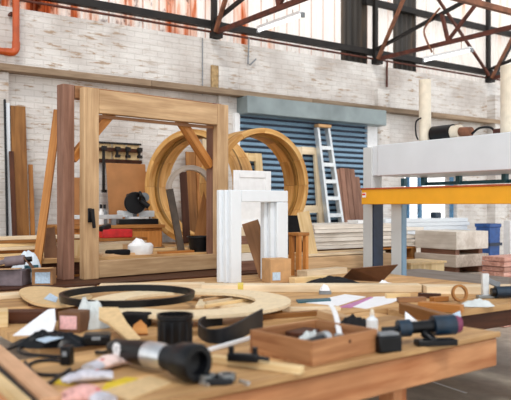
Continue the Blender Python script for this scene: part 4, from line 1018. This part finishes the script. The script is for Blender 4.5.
# ================================================================== MACHINE
MX = 5.3
yof = lambda px: onx(px, 200, MX).y
Y0 = yof(363); YE = .6
mc = thing('panel_press', 'large white press machine with an orange front beam and grey posts', 'machine', (MX+.5, 3.4, 0))
zt, zb = 2.195, 1.865
MB().box((MX+.42, (yof(377)+YE)/2, (zt+zb)/2), (.84, yof(377)-YE, zt-zb)).build('press_head', 'machine', mc, bevel=.01)
yc = yof(372)
MB().box((MX+.075, (Y0+yc)/2, (zt+.82)/2-.006), (.15, Y0-yc, zt-.836)).build('end_column', 'post', mc, bevel=.006)
MB().box((MX+.075, yc-.011, (1.70+.82)/2), (.14, .02, .88)).build('inner_panel', 'navy', mc)
MB().box((MX+.08, (yc+yof(377.2))/2-.001, (zt+zb)/2), (.14, yc-yof(377.2)-.004, zt-zb-.02)).build('head_spacer', 'machine', mc)
ya, yb = yof(391), yof(401)
MB().box((MX+.035, (ya+yb)/2, (1.7+.82)/2), (.07, ya-yb, .88)).build('post', 'post', mc, bevel=.006)
MB().box((MX+.035, yb-.008, (1.7+.82)/2), (.06, .014, .88)).build('post_web', 'slat', mc)
MB().box((MX+.45, (Y0+YE)/2, .745), (1.0, Y0-YE+.1, .15)).build('bed', 'bed_board', mc, bevel=.006)
for y in (Y0-.2, 3.2, 1.0): MB().box((MX+.45, y, .335), (.8, .25, .668)).build('pedestal', 'navy', mc)
yob = onx(361, 200, MX-.14).y
ob = MB().box((MX-.07, (yob+YE)/2, 1.645), (.13, yob-YE, .155)).build('front_beam', 'yellow', mc, bevel=.006)
MB().box((MX-.07, (yob+YE)/2, 1.73), (.15, yob-YE, .015)).build('beam_cap', 'orange_pipe', ob)
MB().box((MX-.138, yob-.045, 1.665), (.004, .05, .05)).build('warning_label', 'white', ob)
MB().box((MX-.1405, yob-.045, 1.672), (.003, .044, .018)).build('warning_stripe', 'red', ob)
MB().box((MX+.7, (yof(382)+YE)/2, 1.795), (.05, yof(382)-YE, .035)).build('blue_rail', 'teal', mc)
for px in (404, 424, 459, 505):
    MB().box((MX+.66, onx(px, 190, MX+.66).y, 1.82), (.05, .05, .09)).build('rail_post', 'teal', mc)
# motor on top
my0, my1 = onx(434, 130, MX+.35).y, onx(458, 130, MX+.35).y; mz = zt+.092
mo = thing('electric_motor', 'black electric motor lying on top of the white press head', 'motor', (MX+.35, (my0+my1)/2, zt))
MB().cyl((MX+.35, my0, mz), (MX+.35, my1+.06, mz), .085).build('motor_body', 'black', mo)
MB().cyl((MX+.35, my1+.06, mz), (MX+.35, my1-.03, mz), .07).build('end_shield', 'cream_pipe', mo)
MB().cyl((MX+.35, my1-.03, mz), (MX+.35, my1-.16, mz-.01), .045).build('drive_end', 'rust_light', mo)
MB().box((MX+.35, my1+.08, zt+.012), (.12, .2, .02)).build('mount', 'steel', mo)
tag(MB().tube(spline([(MX+.36, my1-.16, zt+.06), (MX+.36, my1-.25, zt+.11), (MX+.36, my1-.38, zt+.1), (MX+.36, my1-.42, zt+.03), (MX+.36, my1-.3, zt+.018)], 6), .012, 8).build('motor_cable', 'black'), 'black cable loop right of the motor on the press', 'cable')
tag(MB().box((MX+.36, my1-.5, zt+.04), (.1, .13, .078)).build('junction_box', 'rust', bevel=.006), 'small brown junction box right of the motor', 'box')
def duct(px, r, ytop, label, X=MX+.3):
    q = onx(px, 150, X); q2 = onx(px, ytop, X)
    t = thing('extraction_pipe', label, 'pipe', (X, q.y, zt), 0, 'cream pipes on top of the press')
    MB().cyl((X, q.y, zt+.001), (X, q.y, q2.z), r, 24).build('pipe_shaft', 'cream_pipe', t); MB().lathe([(r+.001, 0), (r+.02, 0), (r+.02, .02), (r+.001, .02)], Matrix.Translation((X, q.y, zt+.001)), 24, close=True).build('flange', 'grey', t)
duct(425, .062, 80, 'cream vertical pipe left of the motor on the press')
duct(510, .085, 66, 'wide pale vertical pipe at the right edge on the press')
tag(MB().tube(spline([onx(421, 118, MX+.2), onx(416, 122, MX+.2), onx(416, 134, MX+.2), onx(418, 139.5, MX+.2)], 6), .008, 8).build('hanging_cable', 'black'), 'black cable looping down beside the cream pipe', 'cable')

# ================================================================== STACKS BEHIND THE MACHINE
SX0 = 5.86
for k in range(6):
    pl_ = thing('pallet', ('bottom', 'second', 'third', 'fourth', 'fifth', 'top')[k]+' wooden pallet counted from the floor beneath the white sheets', 'pallet', (6.85, 7.5, .16*k), 0, 'pallets under the white sheets')
    mb = MB()
    for j in range(5): mb.box((6.85, 7.1+.2*j, .16*k+.148), (1.95, .13, .022))
    mb.build('deck', 'orange', pl_)
    for x in (5.95, 6.85, 7.75): MB().box((x, 7.5, .16*k+.068), (.1, .92, .136)).build('bearer', 'brown', pl_)
zz = .965
for k in range(6):
    hh = (.05, .05, .055, .06, .05, .06)[k]; x1 = (7.85, 7.7, 7.9, 7.62, 7.95, 7.5)[k]
    tag(MB().box(((SX0+x1)/2, 7.5+.02*(k % 2), zz+hh/2+.012), (x1-SX0, .95, hh-.005), rot=(.3, -.4, .2, -.2, .3, 0)[k]).build('white_sheet', 'sheet', bevel=.002),
        '%s thick white sheet of the stack behind the machine posts' % ('lowest', 'second lowest', 'third lowest', 'third highest', 'second highest', 'topmost')[k], 'sheet', 'white sheets stacked on pallets'); zz += hh
q = ony(358, 223, 7.25); tag(MB().box((q.x, 7.25, zz+.012+.025), (.22, .2, .05), rot=5).build('white_carton', 'white', bevel=.004), 'small flat white box on top of the white sheets', 'box')
# timber pile in front
for k in range(7):
    hh = .142
    t = tag(MB().box((5.38+.02*(k % 3), 6.08, .001+hh*k+hh/2), (1.38-.06*(k % 2), .58-.02*(k % 3), hh-.004)).build('plank_pile_beam', 'pine' if k % 2 else 'oak', bevel=.004),
        '%s beam of the low timber pile beside the press column' % ('bottom', 'second', 'third', 'fourth', 'fifth', 'sixth', 'top')[k], 'beam', 'low timber pile beside the press column')
for k in range(3):
    tag(MB().box((5.38+.05*k, 5.93+.14*k, 1.012), (1.2, .12, .022), rot=0).build('loose_plank', ('pale', 'oak', 'pine')[k], bevel=.002), '%s loose thin plank on the low timber pile' % ('front', 'middle', 'back')[k], 'plank', 'loose planks on the low timber pile')
# crate-like stack of heavy timbers
cq = at(455, 240, 9.5)
zz = .05
tag(MB().box((cq.x+.36, cq.y+.35, .022), (.7, .6, .044)).build('skid', 'brown'), 'skid under the heavy timber blocks', 'skid')
lv = [(.20, 'pine'), (.05, 'rubber'), (.12, 'sheet'), (.07, 'gap'), (.17, 'grey_wood'), (.06, 'gap'), (.09, 'grey_wood'), (.06, 'gap'), (.27, 'pale')]
lv = [(.36, 'grey_wood'), (.08, 'gap'), (.13, 'grey_wood'), (.09, 'gap'), (.17, 'grey_wood'), (.07, 'gap'), (.25, 'sheet')]
nm = iter(('bottom', 'second lowest', 'second highest', 'topmost')); 
for k, (hh, mt) in enumerate(lv):
    if mt == 'gap':
        for s in (0, 1): tag(MB().box((cq.x+.10+.5*s, cq.y+.35, zz+hh/2), (.08, .62, hh-.002)).build('spacer', 'redbrown'), '%s spacer between heavy timber blocks at level %s' % (('left', 'right')[s], ('low', 'middle', 'high')[k//2]), 'spacer', 'spacers between the heavy timber blocks')
    else:
        tag(MB().box((cq.x+.375, cq.y+.37, zz+hh/2), (.75-.01*k, .74, hh-.002)).build('timber_stack_block', mt, bevel=.006), '%s heavy pale timber block in the stack right of the posts' % next(nm), 'timber block', 'heavy timber blocks right of the posts')
    zz += hh
# cream block by post
q = at(416, 270, 8.5); bx = thing('cream_box', 'cream board crate on the floor between grey post and heavy timber blocks', 'crate', (q.x+.1, q.y+.1, 0), 0)
MB().box((0, 0, .43), (.6, .4, .84)).build('crate_body', 'pine', bx, local=True, bevel=.004); MB().box((0, 0, .863), (.64, .44, .024)).build('crate_lid', 'mdf', bx, local=True)
# white long boards behind
for k in range(5):
    tag(MB().box((9.0+.05*(k % 2), 8.1, 1.02+.065*k+.0325), (2.0, .5, .062), rot=(.3, -.5, .6, 0, -.3)[k]).build('white_plank', 'white_blue', bevel=.003), '%s long white plank stacked under the bright window' % ('lowest', 'second lowest', 'middle', 'second highest', 'topmost')[k], 'plank', 'white planks under the window')
tag(MB().box((9.0, 8.1, .505), (1.9, .48, 1.01)).build('storage_crate', 'sheet', bevel=.006), 'big pale crate under the white planks below the window', 'crate')
# blue bin, dark pot, white frame, pink planks
q = at(488, 238, 12.0); bn = thing('blue_bin', 'blue plastic bin beyond the heavy timber blocks', 'bin', (q.x, q.y, 0))
mb = MB(); mb.lathe([(1e-4, 0), (.17, 0), (.2, 1.18), (.22, 1.2), (.22, 1.25), (.19, 1.25), (.18, 1.1), (1e-4, 1.1)], Matrix.Rotation(R(45), 4, 'Z'), 4); mb.build('bin_body', 'blue', bn, local=True, smooth=False)
MB().box((0, 0, .9), (.33, .33, .05)).build('rim_band', 'navy', bn, local=True)
q = at(477, 216, 11.3); tag(MB().box((q.x, 8.05, 1.345+.05), (.16, .12, .1)).build('green_case', 'drill', bevel=.02), 'small dark green case on the white planks', 'case')
q = at(509, 240, 10.6); wf2 = thing('white_casing', 'white frame standing at the right edge of the photo beyond the pink planks', 'frame', (q.x+.3, q.y, 0))
for s in (-1, 1): MB().box((s*.3, 0, .665), (.1, .12, 1.328)).build('jamb', 'white', wf2, local=True, bevel=.004)
MB().box((0, 0, 1.275), (.498, .12, .1)).build('head', 'white', wf2, local=True)
q = at(504, 262, 8.9)
ords = ('bottom', 'second', 'third', 'fourth', 'fifth', 'sixth', 'seventh', 'eighth', 'ninth', 'tenth', 'eleventh', 'twelfth', 'thirteenth', 'top')
for k in range(14):
    hh = .064
    tag(MB().box((q.x+.65+.012*(k % 2), q.y+.17, hh*k+hh/2+.002), (1.3, .34, hh-.008)).build('pink_plank', 'pink_wood', bevel=.003), '%s plank, counted from the floor, of the pinkish stack at the right edge' % ords[k], 'plank', 'pinkish planks at the right edge')

# ================================================================== LIGHT + CAMERA
wo = bpy.data.worlds.new('World'); bpy.context.scene.world = wo; wo.use_nodes = True
wt = wo.node_tree; bg = wt.nodes['Background']
tc = N(wt, 'ShaderNodeTexCoord'); sx = N(wt, 'ShaderNodeSeparateXYZ'); wt.links.new(tc.outputs['Generated'], sx.inputs[0])
wt.links.new(ramp(wt, sx.outputs[2], [(.0, (1, .985, .96, 1)), (.32, (.80, .82, .85, 1)), (.7, (.30, .32, .35, 1))]), bg.inputs[0])
bg.inputs[1].default_value = 1.85
sun = bpy.data.lights.new('sun', 'SUN'); sun.energy = 1.45; sun.angle = R(14); sun.color = (1, .95, .88)
so = bpy.data.objects.new('sun', sun); C.objects.link(so); so.rotation_euler = (R(38), 0, R(-28))
cam = bpy.data.cameras.new('camera'); co = bpy.data.objects.new('camera', cam); C.objects.link(co)
cam.sensor_width = 36; cam.lens = 36*FPX/511; cam.shift_y = (HY-200)/511; cam.clip_end = 200; cam.clip_start = .05
co.location = (0, 0, CH); co.rotation_euler = (R(90), 0, R(CAMROT))
cam.dof.use_dof = True; cam.dof.focus_distance = 7.0; cam.dof.aperture_fstop = 2.0
sc = bpy.context.scene; sc.camera = co
sc.view_settings.view_transform = 'Standard'; sc.view_settings.look = 'None'; sc.view_settings.exposure = 0; sc.view_settings.gamma = 1
sc.view_settings.use_curve_mapping = False
